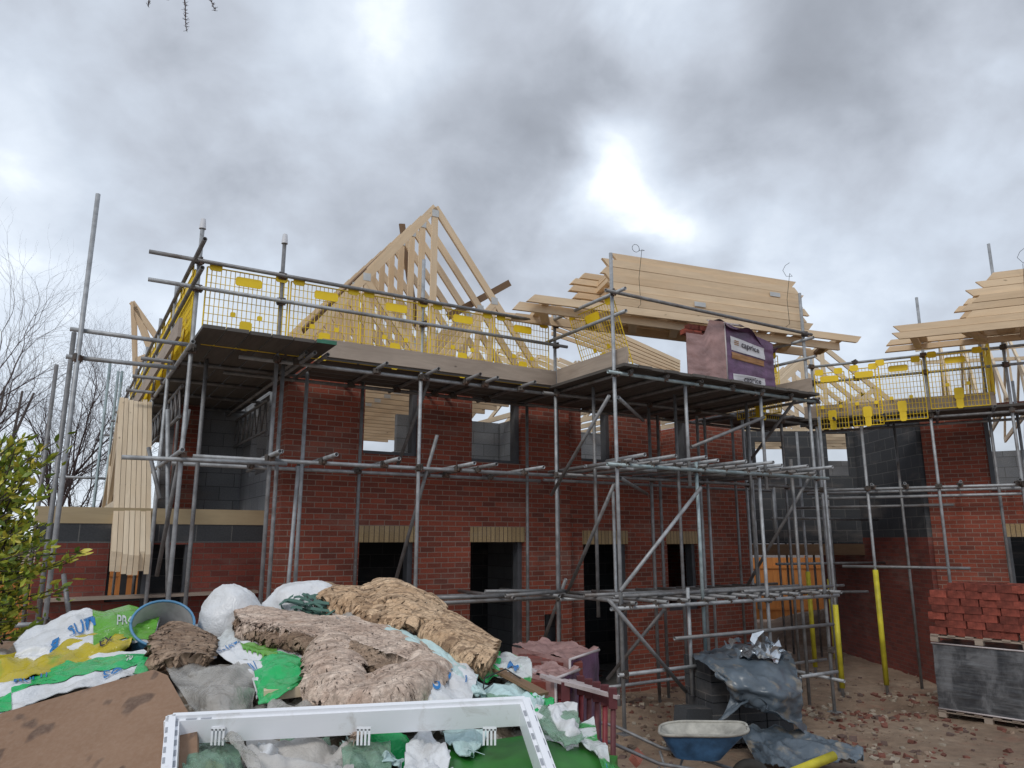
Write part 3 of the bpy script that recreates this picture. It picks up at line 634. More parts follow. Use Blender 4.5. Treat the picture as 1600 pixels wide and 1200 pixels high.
for k in range(9): x = 3.6 + .42 * k; tw.tube((x, -3.1 - .1 * (k % 3), 3.525), (x + .12, -2.2 + .3 * (k % 2), 3.53), 'loose_tube', 'galvanised_tube')
tw.tube((3.5, -2.0, 3.47), (7.4, -2.0, 3.47)); tw.tube((3.5, -2.0, 1.76), (7.6, -2.1, 1.76))
for z in (5.66, ): tw.tube((3.25, -2.86, z), (7.35, -2.86, z), mat='galvanised_tube_dull')
for z in (5.66, 5.36): tw.tube((3.42, -1.2, z), (3.42, -3.05, z), mat='galvanised_tube'); tw.tube((7.2, -1.2, z - .1), (7.2, -3.0, z - .1), mat='galvanised_tube')
tw.tube((3.25, -2.86, 4.58), (7.4, -2.86, 4.58), mat='galvanised_tube_blue'); tw.tube((3.3, -1.3, 4.58), (9.6, -1.3, 4.58), mat='galvanised_tube_dull'); tw.tube((3.6, -.35, 4.58), (9.2, -.35, 4.58), mat='galvanised_tube_dull')
for z in (3.41, 1.70): 
    tw.tube((3.2, -2.86, z), (7.45, -2.86, z), mat='galvanised_tube_blue' if z > 3 else 'galvanised_tube'); tw.tube((3.5, -1.36, z), (9.7, -1.36, z)); tw.tube((3.9, -.4, z), (9.1, -.4, z), mat='galvanised_tube_dull')
for x in [3.5 + .44 * i for i in range(9)]: tw.tube((x, -3.0 + random.uniform(-.06, .04), 3.47), (x + random.uniform(-.1, .1), -1.0, 3.47), 'transom', 'galvanised_tube_dull'); tw.coup(x, 2.84, 3.44)
for x in [3.5 + .42 * i for i in range(10)]: tw.tube((x, -3.0 + random.uniform(-.05, .04), 1.76), (x, -1.0, 1.76), 'transom', 'galvanised_tube_dull'); tw.coup(x, 2.84, 1.73)
for x in [3.6 + .62 * i for i in range(7)]: tw.tube((x, -2.92, 4.625), (x, -.1, 4.625), 'transom', 'galvanised_tube_dull'); tw.coup(x, 2.86, 4.60)
for x in (7.6, 8.4, 9.2): tw.tube((x, -1.6, 4.625), (x, -.1, 4.625), 'transom', 'galvanised_tube_dull')
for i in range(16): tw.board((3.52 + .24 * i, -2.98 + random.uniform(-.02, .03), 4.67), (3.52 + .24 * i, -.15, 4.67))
for i in range(5): tw.board((7.45, -1.25 + .24 * i, 4.672), (9.3, -1.25 + .24 * i, 4.672))
tw.board((3.50, -1.40, 4.81), (3.50, -2.95, 4.81), 'old_board', 'toe_board', .038, .22); tw.board((7.12, -1.5, 4.81), (7.12, -2.95, 4.81), 'old_board', 'toe_board', .038, .22)
for q_ in ((3.5, -2.55, 5.6, -2.5), (3.9, -2.45, 6.9, -2.6), (5.2, -2.3, 7.3, -2.35), (3.3, -2.2, 5.0, -2.3), (5.6, -2.72, 7.6, -2.66)): tw.tube((q_[0], q_[1], 1.81), (q_[2], q_[3], 1.815), 'loose_tube', 'galvanised_tube_dull')
for q_ in ((4.0, -2.5, 6.6, -2.4), (4.8, -2.1, 7.5, -2.2)): tw.tube((q_[0], q_[1], 3.52), (q_[2], q_[3], 3.525), 'loose_tube', 'galvanised_tube_dull')
for a, b_, d0, d1 in (((1243, 624), (1165, 729), 2.7, 1.5), ((1194, 652), (1080, 699), 2.85, 2.85), ((952, 618), (861, 774), 2.75, 1.5), ((966, 621), (1005, 657), 2.7, 1.5), ((969, 747), (1011, 772), 2.75, 1.4),
        ((960, 756), (886, 927), 2.75, 1.5), ((1095, 762), (969, 924), 2.92, 2.92), ((1264, 747), (1164, 921), 2.7, 1.4), ((951, 937), (1072, 1081), 2.9, 2.9), ((1038, 952), (949, 1061), 2.3, 1.4)):
    tw.tube(pl(*a, d0), pl(*b_, d1), 'brace', random.choice(('galvanised_tube', 'galvanised_tube_dull')))
tw.tube((3.3, -2.84, .95), (5.2, -2.84, .95)); tw.tube((3.3, -1.4, .5), (9.0, -1.4, .5)); tw.tube((6.5, -2.84, .65), (7.3, -2.84, .65)); tw.tube((7.22, -3.0, .55), (7.22, -1.2, .60)); tw.tube((4.2, -2.84, 1.30), (7.3, -2.84, 1.30))
for x in (3.40, 4.74, 5.96, 7.22):
    for z in (5.66, 4.58, 3.41, 1.70, .95): 
        if z < 5 or x in (3.40, 7.22): tw.coup(x, 2.83, z)
for x in (5.30, 6.34, 7.42, 8.42):
    for z in (4.58, 3.41, 1.70): tw.coup(x, 1.33, z)
# --- right wing scaffold
wsf = Scaf('tube scaffold across the right-hand wing with yellow foam sleeves on its feet', WING, (1.8, 0, 0))
def sleeve(o, x, y, z0, z1):
    b = MB().tube([(x, y, z0), (x, y, z1)], .043, 12); s_ = obj('foam_sleeve', b, 'yellow_sleeve', o)
wsf.std(-.02, 0, .0, 5.9, 'galvanised_tube', True); o1 = wsf.std(.71, 0, .02, 4.6, 'galvanised_tube'); sleeve(o1, .71, 0, .16, 2.0)
wsf.std(1.79, 0, 0, 6.67, 'galvanised_tube'); wsf.std(2.95, 0, 0, 7.44, 'galvanised_tube'); 
wsf.std(2.65, -.3, 0, 5.9, 'galvanised_tube_dull'); wsf.std(3.1, -.9, 0, 5.2); wsf.std(1.2, -.9, 0, 4.6, 'galvanised_tube_dull')
for (px, py0, py1, Y) in ((1262, 893, 1042, 14.6), (1296, 905, 1030, 13.9), (1305, 945, 1075, 12.75)):
    a = w2l(WING, pY(px, py0, Y)); b_ = w2l(WING, pY(px + 10, py1, Y)); o1 = wsf.std(a.x, -a.y, .0, 4.6 if Y < 14.8 else 4.2, 'galvanised_tube'); sleeve(o1, a.x, a.y, b_.z, a.z)
for (px, Y) in ((1160, 16.4), (1216, 15.8), (1228, 17.2), (1246, 17.6), (1270, 16.8), (1300, 16.0), (1395, 15.4)):
    a = w2l(WING, pY(px, 850, Y)); wsf.std(a.x, -a.y, 0, 3.6, 'galvanised_tube_dull')
wsf.tube((-.15, 0, 5.62), (3.6, 0, 5.62), mat='galvanised_tube'); wsf.tube((-.1, 0, 5.32), (3.6, 0, 5.32), mat='galvanised_tube')
for y in (0, .95): wsf.tube((-.3, y, 4.54), (5.2, y, 4.54)); wsf.tube((-.4, y, 3.36), (5.4, y, 3.36), mat='galvanised_tube')
wsf.tube((-.2, .06, 3.22), (5.4, .06, 3.22)); wsf.tube((.2, 0, 2.05), (2.1, 0, 2.05), mat='galvanised_tube_dull'); wsf.tube((-.8, .95, 3.1), (2, .95, 3.1), mat='galvanised_tube_dull')
for x in (.3, 1.1, 1.9, 2.7, 3.5): wsf.tube((x, -.3, 4.6), (x, 1.15, 4.6), 'transom', 'galvanised_tube_dull')
for x in (.8, 1.3, 2.1, 2.9, 3.5): wsf.tube((x, -.3, 3.42), (x, 1.15, 3.42), 'transom'); wsf.coup(x, .02, 3.39)
for p in ((5.0, 14.4, 2.05, 7.5, 15.3, 2.05), (4.6, 14.0, 1.55, 6.6, 14.2, 1.56), (4.9, 16.8, 1.35, 7.3, 16.8, 1.35), (4.9, 14.2, 2.9, 7.4, 15.2, 2.9)):
    wsf.tube(w2l(WING, p[:3]), w2l(WING, p[3:]), 'ledger', 'galvanised_tube_dull')
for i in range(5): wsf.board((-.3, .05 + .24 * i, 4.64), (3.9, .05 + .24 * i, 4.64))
wsf.board((-.2, -.04, 4.77), (2.75, -.04, 4.77), 'old_board', 'toe_board', .038, .22)
for x in (-.02, .71, 1.79, 2.95):
    for z in (5.62, 5.32, 4.56, 3.37): wsf.coup(x, .03, z)
# --- yellow brick guards
def guard(F, a, b, z, label, w=None, tilt=0, h=.92):
    """mesh panel between local points a and b, hung at height z"""
    a = Vector((a[0], a[1], 0)); b = Vector((b[0], b[1], 0)); L = (b - a).length; d = (b - a).normalized(); n = Vector((d.y, -d.x, 0))
    base = (a + b) / 2 + Vector((0, 0, z - h)); t = thing('brick_guard', label, 'mesh panel', F, base, 'yellow mesh brick guards on the scaffolds')
    def P(u, v, o=0): return a + d * u + Vector((0, 0, z - h + v)) + n * (tilt * (h - v) + o)
    mb = MB(); nx_ = max(4, round(L / .052)); nz_ = round(h / .092)
    for i in range(nx_ + 1):
        r = .009 if i in (0, nx_) else (.006 if i in (1, nx_ - 1) else .0045); mb.tube([P(L * i / nx_, 0), P(L * i / nx_, h)], r, 4, closed=False)
    for j in range(nz_ + 1):
        r = .009 if j in (0, nz_) else .0040; mb.tube([P(0, h * j / nz_, .003), P(L, h * j / nz_, .003)], r, 4, closed=False)
    obj('mesh', mb, 'yellow_plastic', t)
    def plate(u0, u1, v0, v1): 
        q = MB()
        for o_, fl in ((.012, 0), (.018, 1)):
            e_ = min(.02, (u1 - u0) * .2); pts = [P(u0 + e_, v0, o_), P(u1 - e_, v0, o_), P(u1, v0 + e_, o_), P(u1, v1 - e_, o_), P(u1 - e_, v1, o_), P(u0 + e_, v1, o_), P(u0, v1 - e_, o_), P(u0, v0 + e_, o_)]; q.quad(pts if fl else pts[::-1])
        obj('clip_plate', q, 'yellow_plastic', t)
    c = L / 2; plate(c - .15, c + .15, h - .17, h - .06); plate(c - .07, c + .07, .14, .33); plate(c - .05, c + .05, -.02, .15); plate(c - .18, c - .12, .36, .42); plate(c + .12, c + .18, .36, .42)
    plate(.02, .16, h - .04, h + .07); plate(L - .16, L - .02, h - .04, h + .07)
x_ = [-1.34, -.40, .24, 1.22, 2.20]; x2 = [-.36, .52, 1.28, 2.26, 3.28]; nm = ['first', 'second', 'third', 'fourth', 'fifth']
x_ = [-1.33, -.37, .53, 1.50, 2.49]; x2 = [-.40, .50, 1.46, 2.45, 3.40]
for i in range(5): guard(MAIN, (x_[i], -1.31), (x2[i], -1.31), 5.58, '%s yellow mesh guard from the left along the long front guardrail' % nm[i])
nl = ['nearest', 'second nearest', 'third nearest', 'fourth nearest', 'fifth nearest', 'sixth nearest', 'seventh nearest', 'eighth nearest', 'farthest']
for i in range(9): guard(MAIN, (-1.44, -.25 + i * .97), (-1.44, -1.2 + i * .97), 5.56, '%s yellow mesh guard on the rail running back along the left flank' % nl[i])
guard(MAIN, (3.47, -1.75), (3.47, -2.75), 5.60, 'yellow mesh guard leaning askew at the left side of the loading bay', tilt=-.35)
guard(MAIN, (7.14, -1.45), (7.14, -2.35), 5.40, 'yellow mesh guard close behind the purple brick pack')
guard(MAIN, (7.5, -1.31), (8.4, -1.31), 5.50, 'yellow mesh guard between the brick pack and the right wing')
for i, (a, b_, dz) in enumerate(((.02, .52, -.12), (.60, 1.08, -.1), (1.02, 1.75, -.05), (1.82, 2.66, 0))): guard(WING, (a, -.10), (b_, -.10), 5.58 + dz, '%s yellow mesh guard from the left on the right wing guardrail' % nm[i], h=.92 + (.1 if i < 3 else 0))
guard(WING, (2.74, .8), (2.74, -.15), 5.75, 'yellow mesh guard seen edge-on at the right end of the wing guardrail')
# ---------------------------------------------------------------- site objects
simple('wrap_pink', (.36, .22, .205), .26, var=.3, scale=3, bump=.9); simple('wrap_purple', (.115, .06, .12), .28, var=.6, scale=4, bump=.7)
simple('label_white', (.55, .55, .58), .45, var=.1); simple('ink_black', (.03, .025, .04), .6); simple('label_orange', (.33, .17, .07), .5, var=.15)
simple('wrap_clear_edge', (.52, .47, .47), .3, var=.1); tm_ = simple('tarp', (.13, .165, .20), .32, var=.4, scale=2.5, bump=.35); tm_.base(tm_.mix(tm_.ramp(tm_.noise(tm_.obj, 4.5, 5, .65), [(.55, (0, 0, 0)), (.68, (.7, .7, .7))]), tm_.ramp(tm_.noise(tm_.obj, 2.5, 5, .6), [(.3, (.06, .08, .10)), (.7, (.13, .165, .20))]), (.32, .27, .20)))
simple('foil', (.62, .66, .7), .22, .9, var=.15); simple('barrow_blue', (.05, .14, .28), .45, var=.5, scale=7); simple('cement_crust', (.38, .37, .33), .9, var=.4, scale=6, bump=.6)
simple('rubber', (.03, .028, .025), .8, var=.4); simple('trestle_red', (.22, .022, .03), .5, var=.5, scale=9); simple('trestle_dark', (.12, .03, .035), .6, var=.4, scale=9); simple('trestle_white', (.48, .42, .42), .5, var=.2)
simple('brick_loose', (.27, .062, .040), .9, var=.4, scale=14, bump=.6); simple('brick_pale', (.40, .14, .10), .9, var=.3, scale=14, bump=.5)
m = Mat('block_wrapped'); o = m.obj
a = m.noise(o, 3.5, 6, .7, .5, mapscale=(1, 1, .6)); b = m.noise(o, 2, 5, .6, 0, mapscale=(1.2, 1.2, 14))
col = m.ramp(a, [(.38, (.045, .048, .055)), (.5, (.085, .088, .095)), (.62, (.17, .175, .185))]); col = m.mix(m.ramp(b, [(.5, (0, 0, 0)), (.7, (.4, .4, .4))]), col, (.22, .23, .24)); m.base(col); m.set(.3); m.bump(b, .5, .01); M['block_wrapped'] = m.m
def text_mesh(txt, size=1.0, fn=None, off=.003):
    c = bpy.data.curves.new('t', 'FONT'); c.body = txt; c.size = size; c.resolution_u = 3; c.offset = size * .012
    o = bpy.data.objects.new('t', c); COL.objects.link(o); bpy.context.view_layer.update()
    me = bpy.data.meshes.new_from_object(o.evaluated_get(bpy.context.evaluated_depsgraph_get())); bpy.data.objects.remove(o); bpy.data.curves.remove(c)
    bm = bmesh.new(); bm.from_mesh(me); bmesh.ops.triangulate(bm, faces=bm.faces); bmesh.ops.subdivide_edges(bm, edges=bm.edges, cuts=2, use_grid_fill=True); bmesh.ops.triangulate(bm, faces=bm.faces)
    mb = MB(); xs = [v.co.x for v in bm.verts]; w = max(xs) - min(xs)
    mb.v = [tuple(fn(v.co.x - min(xs), v.co.y)) for v in bm.verts]
    for f in bm.faces: mb.face(tuple(v.index for v in f.verts), [(0, 0)] * len(f.verts))
    bm.free(); bpy.data.meshes.remove(me); mb.w = w; return mb
def facet(x, y, sd):
    """piecewise flat creases: linear interpolation over a jittered triangle net"""
    x += .35 * math.sin(y * 1.7 + sd); y += .35 * math.sin(x * 1.3 + sd * 2); i, j = math.floor(x), math.floor(y); fx, fy = x - i, y - j
    h = lambda a, b: noise.cell(Vector((a + .5, b + .5, sd * 3.7 + .5))) * 2 - 1
    a, b, c, d = h(i, j), h(i + 1, j), h(i + 1, j + 1), h(i, j + 1)
    if (i + j) % 2: return a + (b - a) * fx + (c - b) * fy if fx > fy else a + (d - a) * fy + (c - d) * fx
    return a + (b - a) * fx + (d - a) * fy if fx + fy < 1 else c + (d - c) * (1 - fx) + (b - c) * (1 - fy)
# brick pack wrapped in printed film, on the loading bay
a = pz(1073, 592, 4.695); b = pz(1135, 599, 4.695); c = pz(1210, 607, 4.695)
PK = thing('brick_pack', 'shrink-wrapped pack of bricks with purple printed end, torn open on top, on the loading bay', 'brick pack', MAIN, (b.x, b.y + .3, 4.695))
e1 = (a - b); e1.z = 0; e1.normalize(); e2 = Vector((c.x - b.x, c.y - b.y, 0)).normalized(); e1 = Vector((-e2.y, e2.x, 0)) if 0 else e1
L1, L2 = (a - b).length, (c - b).length; n1_ = Vector((e1.y, -e1.x, 0)); n1_ = n1_ if n1_.y < 0 else -n1_; n2_ = Vector((e2.y, -e2.x, 0)); n2_ = n2_ if n2_.y < 0 else -n2_
def wr(o0, e, n, L, H_, amp, sd, topf):
    def fn(u, v):
        p = o0 + e * (u * L) + Vector((0, 0, v * H_ * topf(u)))
        q = (noise.fractal(Vector((u * 2 + sd, v * 9, sd)), .8, 2.1, 4) + .5 * facet(u * 3.1, v * 8.3, sd)) * amp
        return p + n * (q + .036)
    return fn
front = b.copy()
ed = MB(); f1 = wr(b, e1, n1_, L1, .91, .009, 3, lambda u: 1.0 if u < .38 else (1.0 - (u - .38) * 1.6 if u < .55 else .73)); ed.grid(f1, 26, 30, uvs=(.7, .9)); obj('film', ed, 'wrap_pink', PK)
f2 = wr(b, e2, n2_, L2, .91, .012, 8, lambda u: 1.0 - .25 * u); ed = MB().grid(f2, 26, 30, uvs=(.7, .9)); obj('film', ed, 'wrap_purple', PK, label='purple printed end film')
core = MB(); nb = e1.cross(Vector((0, 0, 1)))
back = e1 * L1 + e2 * L2
pts = [b + e1 * .02 + e2 * .02, b + e2 * (L2 - .02), b + back, b + e1 * (L1 - .02)]
for i in range(4):
    p, q = pts[i], pts[(i + 1) % 4]; core.quad([p, q, q + Vector((0, 0, .70)), p + Vector((0, 0, .70))])
core.quad([p + Vector((0, 0, .70)) for p in pts]); obj('bricks', core, 'brick_dark', PK)
for i, (u, w_, z) in enumerate(((.46, .22, .72), (.62, .2, .72), (.50, .2, .80), (.2, .25, .8))):
    p = b + e1 * (L1 * u) + Vector((0, .12, z)); obj('brick', MB().beam(p, p + e1 * w_, .1, .072), 'brick_loose', PK)
edg = MB().tube([b + n1_ * .03 + Vector((0, 0, .0)), b + (n1_ + n2_) * .018 + Vector((0, 0, .5)), b + n1_ * .03 + Vector((0, 0, .90))], .012, 6); obj('film_seam', edg, 'wrap_clear_edge', PK)
pz_ = c + n2_ * .01; obj('film_seam', MB().tube([pz_, pz_ + Vector((0, 0, .67))], .010, 6), 'wrap_clear_edge', PK)
# torn flap hanging over the top
fl = lambda u, v: b + Vector((0, 0, .89)) + e2 * (L2 * (u * 1.08)) + Vector((0, -.03 + .25 * (1 - v), -.30 * u * (1 - .0 * v) + .07 * math.sin(u * 9 + v * 4) * v + .1 * (1 - v) * (1 - u))) + n2_ * (.05 + .05 * math.sin(6 * u))
obj('torn_flap', MB().grid(fl, 20, 8, thick=.003), 'wrap_purple', PK)
fl = lambda u, v: b + Vector((0, 0, .90)) + e1 * (L1 * (.44 * u)) + e2 * (L2 * .5 * v) + Vector((0, 0, .02 * math.sin(u * 7 + v * 11)))
obj('torn_flap', MB().grid(fl, 12, 8, thick=.003), 'wrap_clear_edge', PK, label='pale torn film on top')
def lab(u0, u1, v0, v1, mat, off=.008, nm='print'):
    g2 = lambda u, v: f2(u0 + (u1 - u0) * u, v0 + (v1 - v0) * v) + n2_ * off
    obj(nm, MB().grid(g2, 24, 14), mat, PK)
lab(.10, .80, .56, .80, 'label_white', nm='label'); lab(.10, .78, .42, .53, 'label_orange', nm='label'); lab(.12, .78, .0, .17, 'label_white', nm='label')
for u0, v0, s_ in ((.31, .665, .135), (.33, .05, .13)):
    obj('lettering', text_mesh('caprice', s_, lambda x, y: f2(u0 + x / L2 * .86, v0 + y / .91) + n2_ * .018), 'ink_black', PK)
for v in (.67, .70, .73): lab(.17, .26, v, v + .016, 'label_orange', .011)
obj('lettering', text_mesh('BRICK', .085, lambda x, y: f2(.13 + x / L2, .445 + y) + n2_ * .012), 'label_white', PK) if 0 else None
# pallets of blocks and bricks at far right
PF = (Vector((6.13, 11.33, 0)), R(-47)); g0 = .0
def pallet(F, x, y, z, label, W_=1.25, D_=1.0):
    t = thing('pallet', label, 'pallet', F, (x + W_ / 2, y + D_ / 2, z))
    for k in range(3): obj('bearer', MB().beam((x, y + .05 + k * (D_ / 2 - .05), z + .045), (x + W_, y + .05 + k * (D_ / 2 - .05), z + .045), .09, .02), 'old_board', t)
    for k in range(3):
        for j in range(3): obj('block', MB().box((x + k * (W_ - .1) / 2, y + j * (D_ - .1) / 2, z - .03), (x + .1 + k * (W_ - .1) / 2, y + .1 + j * (D_ - .1) / 2, z + .034)), 'old_board', t)
    for k in range(6): obj('slat', MB().beam((x + .06 + k * (W_ - .12) / 5, y - .01, z + .066), (x + .06 + k * (W_ - .12) / 5, y + D_, z + .066), .1, .02), 'old_board', t)
    return t
pallet(PF, -.02, 0, .05, 'weathered pallet on the mud under the grey wrapped block pack')
bt = thing('block_pack', 'large grey shrink-wrapped cube of concrete blocks under the red brick stack', 'block pack', PF, (.6, .5, .13))
def bx_fn(u, v): return (u * 1.22 + .012 * noise.noise(Vector((u * 3, v * 3, 1))), -.01 - .012 * abs(noise.fractal(Vector((u * 2, v * 12, 5)), .9, 2, 4)), .135 + .90 * v)
obj('film', MB().grid(bx_fn, 40, 40, uvs=(1.2, .9)), 'block_wrapped', bt)
obj('blocks', MB().box((0, .0, .135), (1.22, 1.0, 1.03)), 'block_wrapped', bt)
for z in (.14, 1.03): obj('film_edge', MB().tube([(-.01, -.02, z), (1.22, -.02, z)], .012, 6), 'wrap_clear_edge', bt)
pallet(PF, -.02, .0, 1.08, 'weathered pallet between the grey block pack and the loose red bricks')
bk = MB(); bk.box((-.1075, -.0325, 0), (.1075, .0325, .100)); first = None; cnt = 0
bmm = bmesh.new()
for k in range(7):
    for j in range(4):
        for i in range(6):
            if j in (1, 2) and k < 6 and i in (1, 2, 3, 4): continue
            if k == 6 and (i < 1 or (j == 0 and i < 3)): continue
            if first is None:
                first = obj('brick', bk, 'brick_loose', F=PF, base=(0, 0, 0)); tag(first, 'loose red brick in the ragged stack on top of the grey block pack', 'brick', 'red bricks stacked at the right edge'); o = first
            else: o = first.copy(); COL.objects.link(o)
            o.location = l2w(PF, (.10 + i * .222 + random.uniform(-.02, .02) + (.05 if k % 2 else 0), .05 + j * .23 + random.uniform(-.02, .012), 1.158 + k * .1035)); o.rotation_euler = (0, 0, PF[1] + random.uniform(-.05, .05))
def loose_brick(x, y, z, rx, rz, lab, mat='brick_loose', grp='loose bricks lying about the mud'):
    o = obj('brick', MB().box((-.1075, -.051, 0), (.1075, .051, .065)), mat, base=(0, 0, 0)); o.location = (x, y, z); o.rotation_euler = (rx, random.uniform(-.2, .2), rz)
    return tag(o, lab, 'brick', grp)
# dark block stack under the black sheet
BF = (Vector((2.40, 9.38, 0)), R(14)); bg_ = 'dark concrete blocks under the sheet'
k = 0
for z in range(4):
    for x in range(3):
        for y in range(2):
            o = obj('concrete_block', MB().box((x * .365 + .01, y * .35 + .06, .12 + z * .235), (x * .365 + .36, y * .35 + .40, .345 + z * .235)), 'block_dark', F=BF)
            tag(o, 'dark concrete block in the stack half covered by the black sheet', 'concrete block', bg_)
for x, y, z, rz, l_ in ((-.42, -.1, .12, .1, 'dark concrete block lying flat left of the sheeted stack'), (-.2, .15, .33, .5, 'dark block tilted on another beside the sheeted stack')):
    o = obj('concrete_block', MB().box((-.22, -.11, 0), (.22, .11, .21)), 'block_dark', F=BF, base=(0, 0, 0)); o.location = l2w(BF, (x, y, z)); o.rotation_euler = (.05, .1, rz); tag(o, l_, 'concrete block')
def cr(p0, p1, p2, p3, t): return .5 * ((2 * p1) + (-p0 + p2) * t + (2 * p0 - 5 * p1 + 4 * p2 - p3) * t * t + (-p0 + 3 * p1 - 3 * p2 + p3) * t ** 3)
def surf(rows, amp=.01, freq=5, sd=0, ridge=0):
    """smooth surface through a grid of points plus crumpling along its normal"""
    nr, nc = len(rows), len(rows[0])
    def line(a, t):
        t = min(max(t, 0), 1) * (len(a) - 1); i = min(int(t), len(a) - 2); f = t - i
        g_ = lambda k: a[k] if 0 <= k < len(a) else (2 * a[0] - a[1] if k < 0 else 2 * a[-1] - a[-2])
        return cr(g_(i - 1), g_(i), g_(i + 1), g_(i + 2), f)
    def raw(u, v): return line([line(r, u) for r in rows], v)
    cl = .55 / freq; cu = (raw(1, .5) - raw(0, .5)).length / cl; cv = (raw(.5, 1) - raw(.5, 0)).length / cl
    def fn(u, v, off=0):
        p = raw(u, v); e = .01
        n = (raw(u + e, v) - raw(u - e, v)).cross(raw(u, v + e) - raw(u, v - e))
        if n.length > 1e-12: n.normalize()
        if n.dot(Vector((0, -1, .6))) < 0: n = -n
        q = noise.fractal(p * freq + Vector((sd, 0, 0)), .8, 2.1, 4)
        if ridge:
            w = noise.noise_vector(p * freq * .5) * .5 / freq; r_ = lambda k, o_: 1 - 2 * abs(noise.noise((p + w) * freq * k + o_)) ** .8
            q = q * (1 - ridge) * .7 + ridge * (.8 * r_(.9, Vector((0, sd, 0))) + .75 * facet(u * cu, v * cv, sd) + .3 * facet(u * cu * 2.6, v * cv * 2.6, sd + 5))
        return p + n * (amp * q + off)
    return fn
def rowsY(rr): return [[pY(*q) for q in r] for r in rr]
f = surf(rowsY([[(1088, 1022, 10.4), (1130, 1010, 10.5), (1185, 1006, 10.5), (1236, 1018, 10.4)],
    [(1084, 1025, 9.5), (1125, 1030, 9.2), (1192, 1034, 9.2), (1246, 1045, 9.4)], [(1112, 1045, 9.0), (1150, 1072, 8.8), (1208, 1080, 8.75), (1258, 1085, 9.1)],
    [(1140, 1085, 9.0), (1165, 1100, 8.9), (1215, 1115, 8.8), (1252, 1125, 9.2)], [(1118, 1130, 8.95), (1172, 1094, 8.8), (1225, 1125, 8.6), (1264, 1147, 8.75)]]), .036, 3.0, 3, .8)
obj('tarpaulin', MB().grid(f, 70, 60, thick=.004, uvs=(2, 2)), 'tarp', label='black plastic sheet draped over the dark concrete blocks', cat='plastic sheet')
f = surf(rowsY([[(1150, 1128, 9.1), (1200, 1130, 9.0), (1262, 1146, 8.8), (1345, 1172, 8.6)], [(1165, 1160, 8.6), (1205, 1160, 8.3), (1275, 1165, 8.4), (1350, 1177, 8.4)], [(1180, 1185, 8.2), (1210, 1195, 7.9), (1260, 1195, 8.0), (1330, 1184, 8.2)]]), .05, 4.2, 8, .7)
obj('tarpaulin', MB().grid(f, 60, 36, thick=.004, uvs=(2, 2)), 'tarp', label='crumpled dusty tail of black sheet trailing on the mud beside the wheelbarrow', cat='plastic sheet')
ft = MB(); random.seed(5)
for k in range(26):
    px, py = random.uniform(1140, 1222), random.uniform(996, 1030); py = max(py, 995 + abs(px - 1175) * .35)
    p = pY(px, py, random.uniform(9.2, 9.9)); d = Vector((random.uniform(-1, 1), random.uniform(-1, 1), random.uniform(-.5, 1))).normalized(); w = d.cross(Vector((random.random(), random.random(), random.random() + .1))).normalized()
    L_, w_ = random.uniform(.06, .20), random.uniform(.02, .05); pts = [p, p + d * L_ * .4 + w * .03, p + d * L_]
    for i in range(2): ft.quad([pts[i] - w * w_, pts[i + 1] - w * w_ * (1.2 - i), pts[i + 1] + w * w_ * (1.2 - i), pts[i] + w * w_])
f = surf(rowsY([[(1150, 1016, 9.8), (1185, 1003, 9.7), (1222, 1014, 9.6)], [(1155, 1026, 9.3), (1185, 1024, 9.2), (1218, 1032, 9.3)]]), .035, 8, 2, .8); ft.grid(f, 24, 12)
obj('foil_scrap', ft, 'foil', label='shredded silver foil offcuts heaped on top of the black sheet', cat='foil')
# wheelbarrow
WB = (Vector((1.72, 7.25, gz(1.7, 7.25) + .0)), R(-12)); wbt = thing('wheelbarrow', 'blue wheelbarrow with a cement-crusted tray beside the black sheet', 'wheelbarrow', WB, (0, 0, 0))
def tray(sc, dz, zf=1):
    def fn(u, v):   # u round, v from rim to bottom
        a = 2 * PI * u; ca, sa = math.cos(a), math.sin(a); k = (1 - v * .45) * sc
        x = math.copysign(abs(ca) ** .55, ca) * .37 * k * (1.0 + (.12 if ca > 0 else .0) * (1 - v)) + .04 * v * -1
        y = math.copysign(abs(sa) ** .55, sa) * .27 * k; return (x, y, .60 + dz - .23 * v * zf + .03 * (1 - v) * ca)
    return fn
mb = MB().grid(tray(1, 0), 40, 6); b_ = [tray(1, 0)(i / 40, 1) for i in range(40)]; i0 = len(mb.v); mb.v += b_; mb.face(tuple(range(i0, i0 + 40)), [(0, 0)] * 40); obj('tray', mb, 'barrow_blue', wbt)
mb = MB().grid(tray(.97, .0, .5), 40, 6); b_ = [tray(.97, 0, .5)(i / 40, 1) for i in range(40)]; i0 = len(mb.v); mb.v += b_; mb.face(tuple(range(i0, i0 + 40)), [(0, 0)] * 40)
mb.tube([tray(1.0, .005)(i / 40, 0) for i in range(41)], .014, 6); obj('cement_lining', mb, 'cement_crust', wbt)
obj('wheel', MB().tube([(.42 + .13 * math.cos(a_ * PI / 12), 0, .19 + .13 * math.sin(a_ * PI / 12)) for a_ in range(25)], .055, 10), 'rubber', wbt)
obj('wheel_hub', MB().tube([(.42, -.04, .19), (.42, .04, .19)], .08, 12), 'galvanised_tube_dull', wbt)
for s_ in (-1, 1):
    obj('handle', MB().tube([(.5, s_ * .05, .2), (.1, s_ * .16, .28), (-.38, s_ * .27, .36), (-.8, s_ * .30, .52), (-.98, s_ * .30, .55)], .016, 8), 'galvanised_tube_dull', wbt)
    obj('leg', MB().tube([(-.15, s_ * .23, .33), (-.28, s_ * .25, .0), (-.38, s_ * .26, .33)], .014, 8), 'galvanised_tube_dull', wbt)
